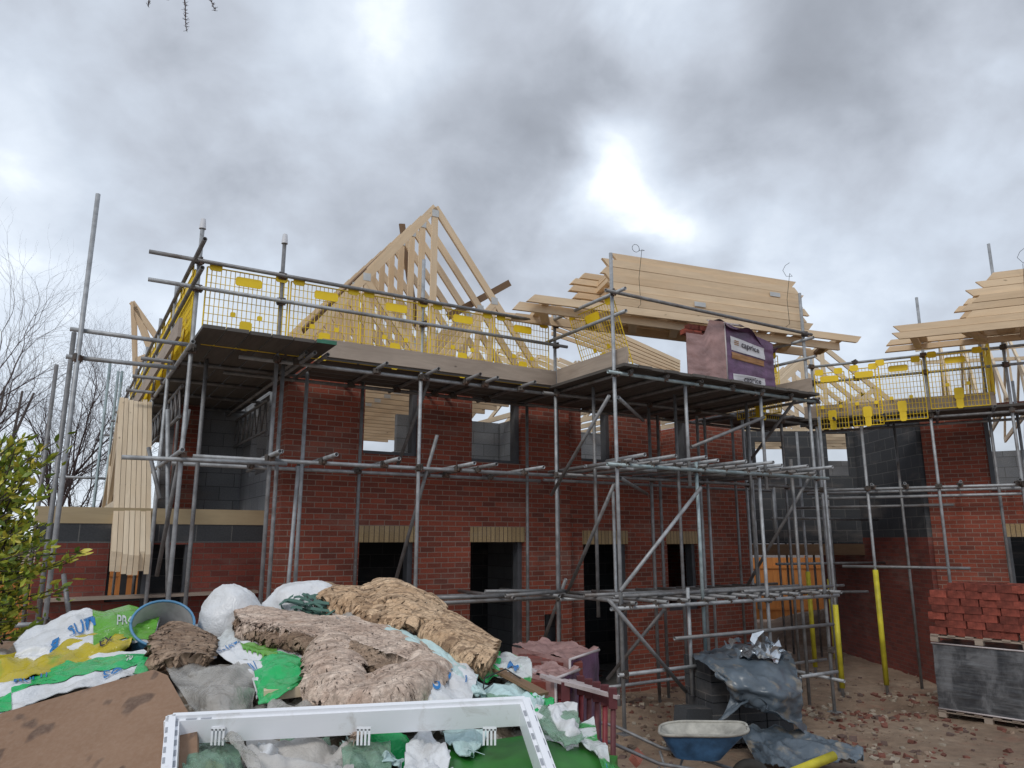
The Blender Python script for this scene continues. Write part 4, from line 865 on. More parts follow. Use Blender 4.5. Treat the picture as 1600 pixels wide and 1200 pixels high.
# red folding trestles standing in a row
tg = 'folded red trestles stood together beside the skip'
tn = ['nearest the camera', 'second from the near end', 'third from the near end', 'in the middle', 'third from the far end', 'second from the far end', 'at the far end']
for k in range(7):
    p0 = pY(958 - 12.5 * k, 1088 - 5 * k, 4.9 + .13 * k); zt = p0.z; x, y = p0.x, p0.y; zg = gz(x, y) - .03
    t = thing('folding_trestle', 'folded red steel trestle %s of the row beside the skip' % tn[k], 'trestle', WORLD, (x, y, zg), tg); mt = 'trestle_red' if k % 3 == 1 else 'trestle_dark'
    for s_ in (0, 1): obj('leg', MB().tube([(x - .03 - .30 * s_, y + .20 * s_, zg), (x - .28 * s_, y + .20 * s_, zt - .02)], .017, 8), mt if s_ == 0 or k % 2 else 'galvanised_tube_blue', t)
    obj('top_rail', MB().beam((x + .03, y - .03, zt), (x - .40, y + .27, zt + .06), .03, .022), 'trestle_white', t)
    obj('cross_bar', MB().tube([(x - .01, y, zt - .35), (x - .29, y + .2, zt - .33)], .012, 6), mt, t)
    for s_ in (0, 1): obj('bracket', MB().box((x - .03 - .28 * s_, y - .025 + .2 * s_, zt - .07), (x + .022 - .28 * s_, y + .02 + .2 * s_, zt + .05)), 'trestle_dark', t)
# wrapped packs beside the skip
for (pa, pb, pc, h_, lb_) in (((800, 1018, 6.4), (890, 1024, 5.7), (936, 1013, 6.2), .95, 'dusty purple film-wrapped brick pack standing behind the rubbish heap'), ((775, 1045, 5.7), (868, 1056, 5.2), (905, 1046, 5.55), .7, 'lower purple film-wrapped pack in front of another beside the red trestles')):
    a, b, c = pY(*pa), pY(*pb), pY(*pc); zt = (a.z + b.z + c.z) / 3; t = thing('brick_pack', lb_, 'brick pack', WORLD, (b.x, b.y, zt - h_))
    for q in (a, b, c): q.z = zt
    d = a + (c - b); mb = MB(); 
    def wf(p, q, n_): 
        return lambda u, v: p + (q - p) * u + Vector((0, 0, -h_ * v)) + n_ * .015 * noise.fractal(Vector((u * 3 + p.x, v * 9, p.y)), .8, 2, 4)
    obj('film', MB().grid(wf(a, b, Vector((-.5, -1, 0))), 24, 20), 'wrap_pink', t); obj('film', MB().grid(wf(b, c, Vector((.7, -.7, 0))), 20, 20), 'wrap_purple', t, label='purple printed end film')
    obj('top', MB().grid(lambda u, v: b + (a - b) * u + (c - b) * v + Vector((0, 0, .035 * noise.fractal(Vector((u * 4, v * 4, zt)), .8, 2, 4))), 24, 20), 'wrap_pink', t)
    for k in range(2): obj('lettering', MB().grid(lambda u, v: a + (b - a) * (.25 + .5 * u) + Vector((0, -.03, -.08 - .16 * k - .06 * v)), 4, 2), 'label_white' if k == 0 else 'label_orange', t)
    cc = MB().box((min(a.x, b.x) + .05, b.y + .06, zt - h_), (b.x + .1, c.y, zt - .03)); obj('bricks', cc, 'brick_dark', t)
    obj('film_seam', MB().tube([b + Vector((0, -.01, 0)), b + Vector((0, -.01, -h_))], .01, 6), 'wrap_clear_edge', t)
    obj('film_seam', MB().tube([b + Vector((0, 0, .0)), c], .01, 6), 'wrap_clear_edge', t)
# loose bricks
random.seed(11)
lb_list = [(985, 1135, 7.7, 'brick_pale', 'pale pink brick standing on the rubble behind the wheelbarrow handles')]
for k in range(16):
    px, py, Y = random.uniform(965, 1045), 0, random.uniform(6.3, 7.2); p = pY(px, 1170, Y)
    loose_brick(p.x, p.y, gz(p.x, p.y) + random.uniform(0, .16), random.uniform(-.3, .3), random.uniform(0, 3), 'dusty red brick in the tumbled pile left of the wheelbarrow', random.choice(('brick_loose', 'brick_dark')), 'tumbled bricks by the wheelbarrow')
mm = M['brick_loose'].node_tree; bs = mm.nodes['Principled BSDF']; ln = bs.inputs['Base Color'].links[0]; oi = mm.nodes.new('ShaderNodeObjectInfo'); rp = mm.nodes.new('ShaderNodeValToRGB'); rp.color_ramp.elements[0].color = (.55, .6, .65, 1); rp.color_ramp.elements[1].color = (1.2, 1.25, 1.3, 1)
mm.links.new(oi.outputs['Random'], rp.inputs[0]); mx_ = mm.nodes.new('ShaderNodeMix'); mx_.data_type = 'RGBA'; mx_.blend_type = 'MULTIPLY'; mx_.inputs[0].default_value = 1; mm.links.new(ln.from_socket, mx_.inputs[6]); mm.links.new(rp.outputs[0], mx_.inputs[7]); mm.links.new(mx_.outputs[2], bs.inputs['Base Color'])
p = pY(990, 1140, 7.9); o_ = loose_brick(p.x, p.y, gz(p.x, p.y) + .22, .8, 1.2, lb_list[0][4], 'brick_pale', None)
for px, py in ((1410, 1115), (1425, 1118), (1335, 1105), (1340, 1112), (1365, 1085), (1272, 1070), (1255, 1085), (1590, 1155), (1540, 1180), (1455, 1172)):
    p = pz(px, py, .03); loose_brick(p.x, p.y, gz(p.x, p.y) - .01, random.uniform(-.2, .2), random.uniform(0, 3), 'broken red brick trodden into the open mud')
    bpy.context.scene.collection.objects[-1].scale = (.7, .9, .8)
def gp(px, py): 
    z = .05
    for i in range(12): p = pz(px, py, z); z = .5 * z + .5 * (gz(p.x, p.y) + .02)
    return p
for a, b, w, lb_, mt in ((gp(1398, 1092), gp(1462, 1102), .10, 'short pale plank on the mud left of the block pallet', 'plate_timber'), (gp(1365, 1070), gp(1410, 1071), .2, 'short plank end under the tallest yellow-sleeved pole', 'old_board'), (gp(1205, 985), gp(1292, 972), .2, 'pale plank lying beyond the drive-through', 'old_board'), (gp(1275, 1108), gp(1325, 1106), .22, 'sole board under the corner pole of the loading bay', 'old_board')):
    obj('plank', MB().beam(a, b, w, .035), mt, label=lb_, cat='plank')
p, q = pY(1303, 1181, 8.05), pY(1212, 1218, 7.7)
obj('yellow_pipe', MB().tube([p, q], .045, 14, hollow=True), 'yellow_sleeve', label='bright yellow foam tube lying on the mud by the wheelbarrow', cat='foam tube')
# rubble fragments (nobody could count them)
random.seed(21); rb = MB()
def chunk(mb, x, y, z, s, mi):
    c = [Vector((random.uniform(.5, 1) * sx, random.uniform(.5, 1) * sy, random.uniform(.4, 1) * sz)) * s for sx, sy, sz in ((-1, -1, -.6), (1, -1, -.6), (1, 1, -.6), (-1, 1, -.6), (-1, -1, .6), (1, -1, .6), (1, 1, .6), (-1, 1, .6))]
    r_ = Matrix.Rotation(random.uniform(0, 6), 3, 'Z') @ Matrix.Rotation(random.uniform(-.5, .5), 3, 'X'); c = [r_ @ q + Vector((x, y, z)) for q in c]
    for f_ in ((0, 1, 5, 4), (1, 2, 6, 5), (2, 3, 7, 6), (3, 0, 4, 7), (4, 5, 6, 7)): mb.quad([c[i] for i in f_], [(0, 0)] * 4, mi)
for k in range(2400):
    y = random.uniform(6.5, 16) if k % 4 else random.uniform(9.5, 12.5); x = random.uniform(.6, 8.0) if k % 4 else random.uniform(.5, 5.5)
    cl = noise.noise(Vector((x * .9, y * .9, 4)))
    if cl < -.05 and random.random() < .75: continue
    s = random.choice((.006, .008, .011, .016, .022, .032)) * random.uniform(.7, 1.3) * (1.25 if cl > .2 else 1)
    chunk(rb, x, y, gz(x, y) + s * .15, s, random.choice((0, 0, 0, 0, 1, 2, 3)))

for k in range(420):
    cx, cy, sg = random.choice(((4.6, 11.6, .7), (5.6, 11.2, .9), (2.0, 11.2, .8), (6.3, 12.6, .6), (3.6, 10.0, .5), (4.4, 9.3, .6))); x, y = random.gauss(cx, sg), random.gauss(cy, sg * .5); s = random.uniform(.018, .055)
    if y < 13.2: chunk(rb, x, y, gz(x, y) + s * .2, s, random.choice((0, 1, 1, 2, 3)))
simple('brick_dusty', (.17, .068, .05), .95, var=.4); simple('stone_pale', (.34, .29, .23), .9, var=.3); simple('stone_brown', (.24, .175, .13), .95, var=.3)
obj('rubble', rb, ['stone_brown', 'brick_dusty', 'stone_pale', 'brick_dark'], base=(0, 0, 0), kind='stuff', label='scattered brick fragments, stones and mud clods over the site ground', cat='rubble')
# mound, fences and buildings beyond
m_ = MB().grid(lambda u, v: (6.2 + 5 * u, 18.5 + 4 * v, -.05 + .75 * math.sin(PI * v) * math.sin(PI * u) + .08 * noise.fractal(Vector((u * 8, v * 8, 0)), .8, 2, 4)), 40, 30)
obj('soil_mound', m_, 'mud', label='low bare soil mound beyond the drive-through', cat='soil mound')
def fence(p0, p1, h, lb_, z0=0):
    p0 = Vector(p0); p1 = Vector(p1); L_ = (p1 - p0).length; d = (p1 - p0).normalized(); t = thing('timber_fence', lb_, 'fence', WORLD, (p0 + p1) / 2)
    n = int(L_ / 1.9)
    for i in range(n):
        a, b = p0 + d * (L_ * i / n), p0 + d * (L_ * (i + 1) / n); mb = MB(); kk = 14
        for j in range(kk):
            c = a + (b - a) * ((j + .5) / kk); mb.beam(c + Vector((0, 0, z0 + .08)), c + Vector((0, .004 * (j % 2), z0 + h)), (b - a).length / kk * .97, .018, (-d.y, d.x, 0))
        mb.beam(a + Vector((0, -.03, z0 + .4)), b + Vector((0, -.03, z0 + .4)), .03, .07); mb.beam(a + Vector((0, -.03, z0 + h - .3)), b + Vector((0, -.03, z0 + h - .3)), .03, .07)
        obj('fence_panel', mb, 'fence_timber', t)
    for i in range(n + 1):
        a = p0 + d * (L_ * i / n); obj('fence_post', MB().beam(a, a + Vector((0, 0, z0 + h + .06)), .09, .09, (1, 0, 0)), 'fence_timber', t)
fence((5.5, 24, 0), (15, 24, 0), 1.95, 'orange-stained close-boarded fence seen through the drive-through gap')
fence((-14, 19, 0), (-6.5, 21, 0), 1.9, 'orange-stained fence glimpsed through the annex window')
simple('far_wall', (.45, .42, .40), .9, var=.1); simple('far_roof', (.20, .19, .19), .9, var=.15)
for x, w, Y, lb_ in ((15.5, 9, 52, 'distant pale house with a grey gabled roof over the orange fence'), (28, 10, 60, 'second distant grey-roofed house farther right beyond the fence')):
    t = thing('house', lb_, 'house', WORLD, (x + w / 2, Y + 4, -2)); zb, ze, zr = -3, .6, 3.0
    obj('wall', MB().box((x, Y, zb), (x + w, Y + 8, ze)), 'far_wall', t)
    r_ = MB(); A_, B_, C_, D_ = (x - .3, Y - .3, ze), (x + w + .3, Y - .3, ze), (x + w + .3, Y + 8.3, ze), (x - .3, Y + 8.3, ze); E_, F_ = (x + w / 2, Y - .3, zr), (x + w / 2, Y + 8.3, zr)
    r_.quad([A_, E_, F_, D_]); r_.quad([E_, B_, C_, F_]); r_.quad([A_, B_, E_]); r_.quad([D_, F_, C_]); obj('roof', r_, 'far_roof', t)
    for i in range(3): obj('window', MB().box((x + 1 + i * 2.6, Y - .02, -1), (x + 2 + i * 2.6, Y + .05, .1)), 'inner_dark', t)
# ---------------------------------------------------------------- vegetation
simple('bark', (.075, .060, .055), .95, var=.4, scale=12); simple('twig', (.085, .062, .062), .95, var=.3, scale=12)
def bare_tree(x, y, h, lean, sd, lab):
    random.seed(sd); t = thing('bare_tree', lab, 'tree', WORLD, (x, y, 0)); tr = MB(); cr_ = MB(); cnt = [0]
    def grow(p, d, L_, r, lv):
        cnt[0] += 1
        n = 4; pts = [p]; rs = [r]; q = p.copy(); dd = d.copy()
        for i in range(n):
            dd = (dd + Vector((random.uniform(-1, 1), random.uniform(-1, 1), random.uniform(-.6, .9))) * (.10 + .05 * lv)).normalized(); q = q + dd * L_ / n; pts.append(q.copy()); rs.append(r * (1 - .4 * (i + 1) / n))
        (tr if lv < 1 else cr_).tube(pts, rs, 8 if lv < 2 else (5 if lv < 4 else 3), closed=False)
        if lv >= 7 or r < .0018: return
        k = random.choice((2, 3, 3)) if lv < 5 else 2
        for i in range(k):
            a = random.uniform(.3, .75) * (1 if i else .45); ax = Vector((random.uniform(-1, 1), random.uniform(-1, 1), random.uniform(-.4, .4))).normalized()
            nd = (Matrix.Rotation(a, 3, ax) @ dd).normalized(); grow(q, nd, L_ * random.uniform(.66, .88), rs[-1] * (.88 if i == 0 else .68), lv + 1)
        if lv >= 1 and lv < 6:
            for i in (1, 2, 3):
                if random.random() < .85:
                    ax = Vector((random.uniform(-1, 1), random.uniform(-1, 1), random.uniform(-1, 1))).normalized(); grow(pts[i], (Matrix.Rotation(random.uniform(.5, 1.0), 3, ax) @ dd).normalized(), L_ * .6, rs[i] * .5, lv + 2)
    grow(Vector((x, y, -.1)), Vector(lean).normalized(), h * .30, .14, 0)
    obj('trunk', tr, 'bark', t); obj('crown', cr_, 'twig', t)
bare_tree(-11.9, 15.5, 7.9, (.10, 0, 1), 4, 'leafless tree with fine spreading twigs at the left edge, nearer and larger')
bare_tree(-12.0, 19.0, 7.3, (.22, 0, 1), 9, 'leafless tree farther back, twigs reaching behind the tall poles')
bare_tree(-14.0, 22.0, 8.8, (.1, 0, 1), 15, 'leafless tree farthest back at the left edge, partly hidden by other twigs')
# yellow-green shrub at left
m = Mat('shrub_leaf'); v_ = m.n('ShaderNodeObjectInfo'); g_ = m.n('ShaderNodeNewGeometry')
col = m.ramp(g_.outputs['Random Per Island'], [(0, (.09, .15, .016)), (.35, (.22, .30, .03)), (.7, (.42, .44, .045)), (1, (.62, .50, .07))]); m.base(col); m.set(.45); m.b.inputs['Transmission Weight'].default_value = 0
M['shrub_leaf'] = m.m
random.seed(3); st = MB(); lf = MB()
def leaf(p, d, L_):
    d = d.normalized(); w = d.cross(Vector((random.uniform(-1, 1), random.uniform(-1, 1), random.uniform(-.2, 1)))).normalized() * L_ * .2; n = d.cross(w).normalized() * L_ * .06; b = len(lf.v)
    lf.v += [tuple(p), tuple(p + d * L_ * .35 + w), tuple(p + d * L_ * .4 + n), tuple(p + d * L_ * .35 - w), tuple(p + d * L_ * .75 + w * .65 + n * .5), tuple(p + d * L_ * .75 - w * .65 + n * .5), tuple(p + d * L_)]
    for f_ in ((0, 1, 2), (0, 2, 3), (1, 4, 2), (3, 2, 5), (4, 6, 2), (5, 2, 6)): lf.face(tuple(b + i for i in f_), [(0, 0)] * 3)
ends = []
for k in range(105):
    t_ = random.random(); py = 680 + 330 * t_; xm = 28 + 62 * math.sin(min(t_ * 1.15 + .05, 1) * PI) * random.uniform(.2, 1.05) - 20 * random.random(); ends.append((xm - random.uniform(0, 90) * (random.random() < .6), py, random.uniform(3.6, 4.5)))
ends += [(128, 862, 3.8), (118, 868, 3.85), (112, 915, 3.8), (100, 925, 3.9), (88, 690, 3.9), (100, 705, 3.95), (80, 720, 4.0), (60, 700, 4.0), (15, 680, 4), (40, 690, 4), (105, 880, 3.9), (60, 950, 4.0), (40, 985, 3.9)]
root = pY(-90, 1010, 4.1)
for px, py, Y in ends:
    e = pY(px, py, Y); s0 = root + Vector((random.uniform(-.15, .25), random.uniform(-.2, .2), (e.z - root.z) * .62 + random.uniform(-.15, .05)))
    mid = (s0 + e) / 2 + Vector((0, 0, .05)); st.tube([s0, mid, e], [.006, .0045, .002], 5); d = (e - mid).normalized(); 
    for i in range(24):
        f_ = random.uniform(.25, 1.04) ** .8; q = s0.lerp(mid, f_ * 2) if f_ < .5 else mid.lerp(e, f_ * 2 - 1)
        if i % 3 == 0: q = q + Vector((random.uniform(-1, 1), random.uniform(-1, 1), random.uniform(-1, 1))) * .05
        leaf(q, d + Vector((random.uniform(-1, 1), random.uniform(-1, 1), random.uniform(-.6, 1.0))) * 1.0, random.uniform(.035, .07))
for k in range(5): st.tube([(root.x + random.uniform(-.2, .2), root.y, gz(root.x, root.y) - .05), root + Vector((random.uniform(-.1, .2), 0, .4)), root + Vector((random.uniform(-.1, .3), random.uniform(-.2, .2), 1.4))], [.02, .014, .006], 6)
t = thing('shrub', 'leafy yellow-green evergreen shrub at the left edge in front of the poles', 'shrub', WORLD, (root.x, root.y, gz(root.x, root.y))); obj('stem', st, 'bark', t); obj('foliage', lf, 'shrub_leaf', t)
# conifer twigs hanging into the top of the view
random.seed(8); cb = MB(); p0 = pY(232, -60, 3.2); 
def twig(a, b):
    n = 16; pts = [a.lerp(b, i / n) + Vector((random.uniform(-1, 1), 0, random.uniform(-1, 1))) * .003 for i in range(n + 1)]; cb.tube(pts, [.004 * (1 - .5 * i / n) for i in range(n + 1)], 5)
    for i in range(2, n + 1):
        for k in range(5):
            d = Vector((random.uniform(-1, 1), random.uniform(-1, 1), random.uniform(-.1, .7))).normalized(); cb.tube([pts[i], pts[i] + d * random.uniform(.008, .020)], [.0016, .0008], 3)
L0 = [pY(200, -50, 3.2), pY(260, -40, 3.2), pY(300, -36, 3.2), pY(380, -70, 3.2), pY(520, -160, 3.3)]; cb.tube(L0, [.004, .006, .008, .01, .014], 6)
twig(pY(288, -38, 3.2), pY(291, 48, 3.2)); twig(pY(238, -44, 3.2), pY(231, 10, 3.2)); twig(pY(310, -38, 3.2), pY(337, 17, 3.2)); twig(pY(262, -40, 3.2), pY(262, -1, 3.2))
obj('conifer_branch', cb, 'twig', label='thin knobbly conifer twigs hanging down into the sky at top left', cat='branch')
# ---------------------------------------------------------------- skip and its rubbish
def HY(py): return 2.35 + (1200 - py) / 300 * 1.65
def hp(px, py, off=0): return pY(px, py, HY(py) - off)
def rowsH(rr): return [[hp(*q) for q in r] for r in rr]
def plastic(name, c, c2=None, rough=.24, trans=0, alpha=1, crease=.5, scale=3, thr=.52):
    m = Mat(name); o = m.obj; n = m.noise(o, scale, 4, .5, .6); fine = m.noise(o, 30, 5, .7)
    col = m.ramp(n, [(thr - .015, c), (thr + .015, c2 or c)]) if c2 else m.ramp(n, [(.3, tuple(x * .85 for x in c)), (.7, c)])
    col = m.mix(m.ramp(m.noise(o, 7, 5, .65), [(.5, (0, 0, 0)), (.8, (.45, .45, .45))]), col, (.26, .21, .16)); m.base(col); m.set(rough)
    if alpha < 1: m.l(m.ramp(m.noise(o, 6, 4, .6, 1), [(.3, (alpha - .22,) * 3), (.7, (min(1, alpha + .22),) * 3)]), m.b.inputs['Alpha'])
    v = m.n('ShaderNodeTexVoronoi', feature='DISTANCE_TO_EDGE'); v.inputs['Scale'].default_value = 16; w = m.n('ShaderNodeVectorMath', operation='ADD'); m.l(o, w.inputs[0]); m.l(m.noise(o, 5, 3, .5, color=True), w.inputs[1]); m.l(w.outputs[0], v.inputs['Vector'])
    m.bump(m.mix(.5, v.outputs['Distance'], fine), crease, .012); M[name] = m.m
plastic('bag_white', (.80, .82, .84), rough=.36); plastic('bag_white_dirty', (.58, .56, .53), rough=.4); plastic('bag_green', (.015, .48, .13)); plastic('bag_green_white', (.62, .66, .66), (.02, .30, .06), scale=5, thr=.56)
plastic('bag_teal', (.58, .78, .78), rough=.3); plastic('bag_yellow', (.50, .40, .02), (.20, .36, .04), scale=2.4, thr=.55); plastic('ink_blue', (.02, .20, .52)); plastic('ink_white', (.6, .65, .62))
plastic('film_clear', (.62, .60, .56), rough=.16, alpha=.48, crease=.8); plastic('film_green', (.30, .50, .36), rough=.18, alpha=.5, crease=.8); plastic('leaf_print', (.13, .40, .04))
def wool(name, c1, c2, band=.4):
    m = Mat(name); o = m.obj; a = m.noise(o, 5, 6, .7, 1.0); b = m.noise(o, 26, 6, .75, .8, mapscale=(1, 1, 2.2)); 
    col = m.ramp(a, [(.35, c1), (.65, c2)]); d_ = m.noise(o, 90, 5, .8, .5); col = m.mix(.6, col, m.ramp(b, [(.3, (.5, .47, .45)), (.7, (1.35, 1.3, 1.25))]), 'MULTIPLY'); col = m.mix(.6, col, m.ramp(d_, [(.35, (.6, .57, .55)), (.65, (1.3, 1.28, 1.25))]), 'MULTIPLY'); e_ = m.noise(m.uv, 3, 4, .6, .5, mapscale=(1.2, 16, 1)); col = m.mix(band, col, m.ramp(e_, [(.38, (.38, .34, .32)), (.56, (1.2, 1.2, 1.2))]), 'MULTIPLY'); m.base(col); m.set(1.0); m.bump(m.mix(.4, m.mix(.5, b, d_), e_), 1.0, .014); M[name] = m.m
wool('wool_brown', (.24, .16, .11), (.46, .35, .26)); wool('wool_tan', (.44, .30, .185), (.70, .53, .36), .85); wool('wool_pinkish', (.46, .34, .27), (.80, .68, .58), .5)
SK = thing('skip', 'green steel rubbish skip heaped full, its sloping end showing at bottom right', 'skip', WORLD, (-.6, 2.9, .75)); simple('skip_green', (.022, .17, .02), .4, var=.35, scale=6)
# body: long side nearest the camera, sloping end on the right
q = [Vector((-2.6, 2.12, .75)), Vector((.10, 2.12, .75)), Vector((.10, 3.7, .75)), Vector((-2.6, 3.7, .75))]
T = [Vector((-3.0, 2.05, 1.58)), Vector((.20, 2.30, 1.68)), Vector((.40, 3.3, 1.60)), Vector((-3.0, 3.85, 1.70))]
mb = MB()
for i in range(4): j = (i + 1) % 4; mb.quad([q[i], q[j], T[j], T[i]])
mb.quad(q[::-1]); obj('body', mb, 'skip_green', SK)
for i in range(4): j = (i + 1) % 4; obj('rim', MB().beam(T[i], T[j], .07, .06), 'skip_green', SK)
for k in range(4): a_ = q[0].lerp(q[1], (k + .7) / 4); b_ = T[0].lerp(T[1], (k + .7) / 4); obj('rib', MB().beam(a_ + Vector((0, -.03, 0)), b_ + Vector((0, -.03, -.05)), .08, .05, (0, 1, 0)), 'skip_green', SK)
obj('flap', MB().quad([hp(850, 1145, .0), hp(905, 1142, -.1), hp(985, 1215, 0), hp(880, 1240, .1)]).quad([hp(700, 1165, -.02), hp(850, 1145, 0), hp(880, 1240, .1), hp(690, 1240, .1)]), 'skip_green', SK)
# underlying mixed rubbish
crest = [(-80, 1010), (0, 1000), (100, 975), (200, 965), (300, 975), (380, 945), (460, 940), (540, 930), (610, 940), (690, 990), (760, 1025), (820, 1055), (880, 1100), (930, 1150)]
rows = []
for k, f_ in enumerate((-.0, .12, .35, .6, 1.0)):
    rows.append([hp(px, py + (1260 - py) * f_ + 12, -.12) + (Vector((0, .0, 0)) if k else Vector((0, .25, -.12))) for px, py in crest])
rows = [[p + Vector((0, .5, -1.2)) for p in rows[0]]] + rows
plastic('mixed_waste', (.17, .14, .11), (.42, .40, .37), rough=.6, scale=9, thr=.56, crease=1)
f = surf(rows, .045, 6, 1, .6); obj('mixed_rubbish', MB().grid(f, 150, 60), 'mixed_waste', kind='stuff', label='crumpled mixed site waste filling the skip under the bags', cat='rubbish')
def sheet(name, rr, mat, label, cat, amp=.014, freq=9, sd=0, ridge=.5, nu=50, nv=34, thick=.002, parent=None, keep=None, rows=None, group=None):
    f = surf(rows or rowsH(rr), amp * 1.0, freq, sd, min(.9, ridge + .3))
    o = obj(name, MB().grid(f, nu, nv, thick=thick, keep=keep), mat, parent, label=label, cat=cat if parent is None else None, group=group); return f, o
def print_text(o, f, txt, u0, v0, su, sv, mat, rot=0, name='lettering'):
    def g_(x, y):
        X, Y_ = x * math.cos(rot) - y * math.sin(rot), x * math.sin(rot) + y * math.cos(rot); u, v = u0 + X * su, v0 - Y_ * sv; return f(u, v, .010)
    return obj(name, text_mesh(txt, 1.0, g_), mat, o)
def patch(o, f, u0, u1, v0, v1, mat, jag=0, name='print', n=14):
    mb = MB()
    def g_(u, v):
        vv = v; e = jag * (.5 + .5 * math.sin(u * 40)) * (1 if v > .9 else 0); return f(u0 + (u1 - u0) * u, v0 + (v1 - v0) * (vv - e), .006)
    mb.grid(g_, max(n, int(90 * abs(u1 - u0))) if not jag else 80, max(10, int(44 * abs(v1 - v0)))); return obj(name, mb, mat, o)
# top-left: big white and green sack
f, o = sheet('rubble_sack', [[(20, 1002, 0), (90, 962, -.05), (165, 948, -.1), (255, 947, -.1)], [(25, 1022, .05), (95, 990, .1), (165, 975, .1), (250, 968, .05)], [(10, 1035, 0), (90, 1020, .1), (165, 1005, .1), (240, 1000, .05)]], 'bag_white', 'white printed sack with green end and blue letters, at the top left of the heap', 'sack', .016, 7, 1)
patch(o, f, .58, .995, .02, .98, 'leaf_print', .0); print_text(o, f, 'SUM', .40, .58, .11, .30, 'ink_blue', .25); print_text(o, f, 'g', .26, .80, .16, .55, 'ink_blue', .2); print_text(o, f, 'PRO', .74, .50, .06, .2, 'ink_white', 0)
f, o = sheet('rubble_sack', [[(-40, 1030, .0), (50, 1012, .0), (130, 992, .05), (208, 982, .05)], [(-40, 1045, .1), (50, 1030, .12), (130, 1012, .12), (206, 1000, .1)], [(-40, 1085, 0), (50, 1062, .1), (130, 1035, .1), (195, 1018, .05)]], 'bag_yellow', 'translucent yellow-green sack below the white printed one at left', 'sack', .018, 7, 2)
print_text(o, f, 'EX', .78, .55, .08, .25, 'ink_black', .15)
# green and white sack over the brown board
f, o = sheet('rubble_sack', [[(-40, 1070, .05), (60, 1040, .05), (150, 1024, .05), (235, 1012, .05), (252, 1022, .05)], [(-40, 1095, .15), (60, 1065, .17), (150, 1044, .18), (225, 1030, .16), (247, 1040, .12)], [(-40, 1128, .2), (60, 1092, .22), (145, 1070, .22), (212, 1055, .2), (240, 1066, .15)]], 'bag_white', 'white and bright green sack hanging over the top edge of the stained brown board', 'sack', .012, 9, 3, nu=80)
patch(o, f, .22, .99, .10, .66, 'bag_green', .0); patch(o, f, .72, .995, .55, .98, 'bag_green'); patch(o, f, .02, .14, .55, .97, 'bag_green'); patch(o, f, .14, .42, .45, .62, 'bag_green'); print_text(o, f, 'MULTI', .15, .40, .05, .22, 'ink_blue', -.05); print_text(o, f, '%', .63, .40, .06, .25, 'ink_white', 0); print_text(o, f, 'SO', .55, .88, .08, .25, 'ink_blue', .2)
# stained brown board
m = Mat('stained_board'); o_ = m.obj
c_ = m.ramp(m.noise(o_, 3, 5, .6), [(.3, (.215, .125, .075)), (.7, (.29, .18, .115))]); st_ = m.noise(o_, 7, 2, .5, .2, mapscale=(1.5, 1, .8)); c_ = m.mix(m.ramp(st_, [(.57, (0, 0, 0)), (.62, (.8, .8, .8))]), c_, (.09, .055, .04)); c_ = m.mix(m.ramp(m.noise(o_, 60, 4, .7), [(.4, (0, 0, 0)), (.7, (.3, .3, .3))]), c_, (.36, .26, .19)); m.base(c_); m.set(.85); M['stained_board'] = m.m
P_ = [pY(-60, 1132, 2.50), pY(240, 1046, 2.62), pY(266, 1070, 2.60), pY(315, 1160, 2.36), pY(310, 1300, 2.0), pY(-60, 1330, 1.95)]
n = (P_[1] - P_[0]).cross(P_[4] - P_[0]).normalized(); n = n if n.y > 0 else -n; c0 = P_[0]; P_ = [p - n * (p - c0).dot(n) for p in P_]
mb = MB(); mb.quad(P_[::-1]); mb.quad([p + n * .02 for p in P_])
for i in range(6): j = (i + 1) % 6; mb.quad([P_[i], P_[j], P_[j] + n * .02, P_[i] + n * .02])
obj('board_sheet', mb, 'stained_board', label='large brown fibreboard offcut with dark stains leaning at bottom left', cat='board')
f, o = sheet('plastic_film', [[(120, 1084, .12), (160, 1070, .14), (215, 1055, .12)], [(60, 1098, .14), (130, 1088, .18), (180, 1078, .14)], [(35, 1112, .1), (70, 1100, .12), (120, 1094, .1)]], 'dpc_black', 'scrap of black film tucked between green sack and brown board', 'plastic film', .01, 9, 5)
# bucket
BC = hp(252, 988, .02); bt = thing('bucket', 'pale blue plastic bucket tipped on its side among the sacks', 'bucket', WORLD, BC - Vector((0, 0, .1)))
ax = Vector((.28, -.50, .62)).normalized(); u_ = ax.cross(Vector((0, 0, 1))).normalized(); w_ = u_.cross(ax); simple('bucket_blue', (.10, .27, .46), .35, var=.2); simple('bucket_inner', (.42, .42, .42), .5, var=.3, scale=9)
def ring(r, h): return [BC + ax * h + (u_ * math.cos(2 * PI * i / 32) + w_ * math.sin(2 * PI * i / 32)) * r for i in range(33)]
def shell(r0, r1, h0, h1): return lambda u, v: BC + ax * (h0 + (h1 - h0) * v) + (u_ * math.cos(2 * PI * u) + w_ * math.sin(2 * PI * u)) * (r0 + (r1 - r0) * v)
obj('bucket_wall', MB().grid(shell(.128, .10, .06, -.20), 32, 6), 'bucket_blue', bt); obj('inside', MB().grid(shell(.124, .096, .058, -.18), 32, 6).grid(shell(.096, .001, -.18, -.18), 32, 2), 'bucket_inner', bt); obj('rim', MB().tube(ring(.130, .06), .006, 6), 'bucket_blue', bt)
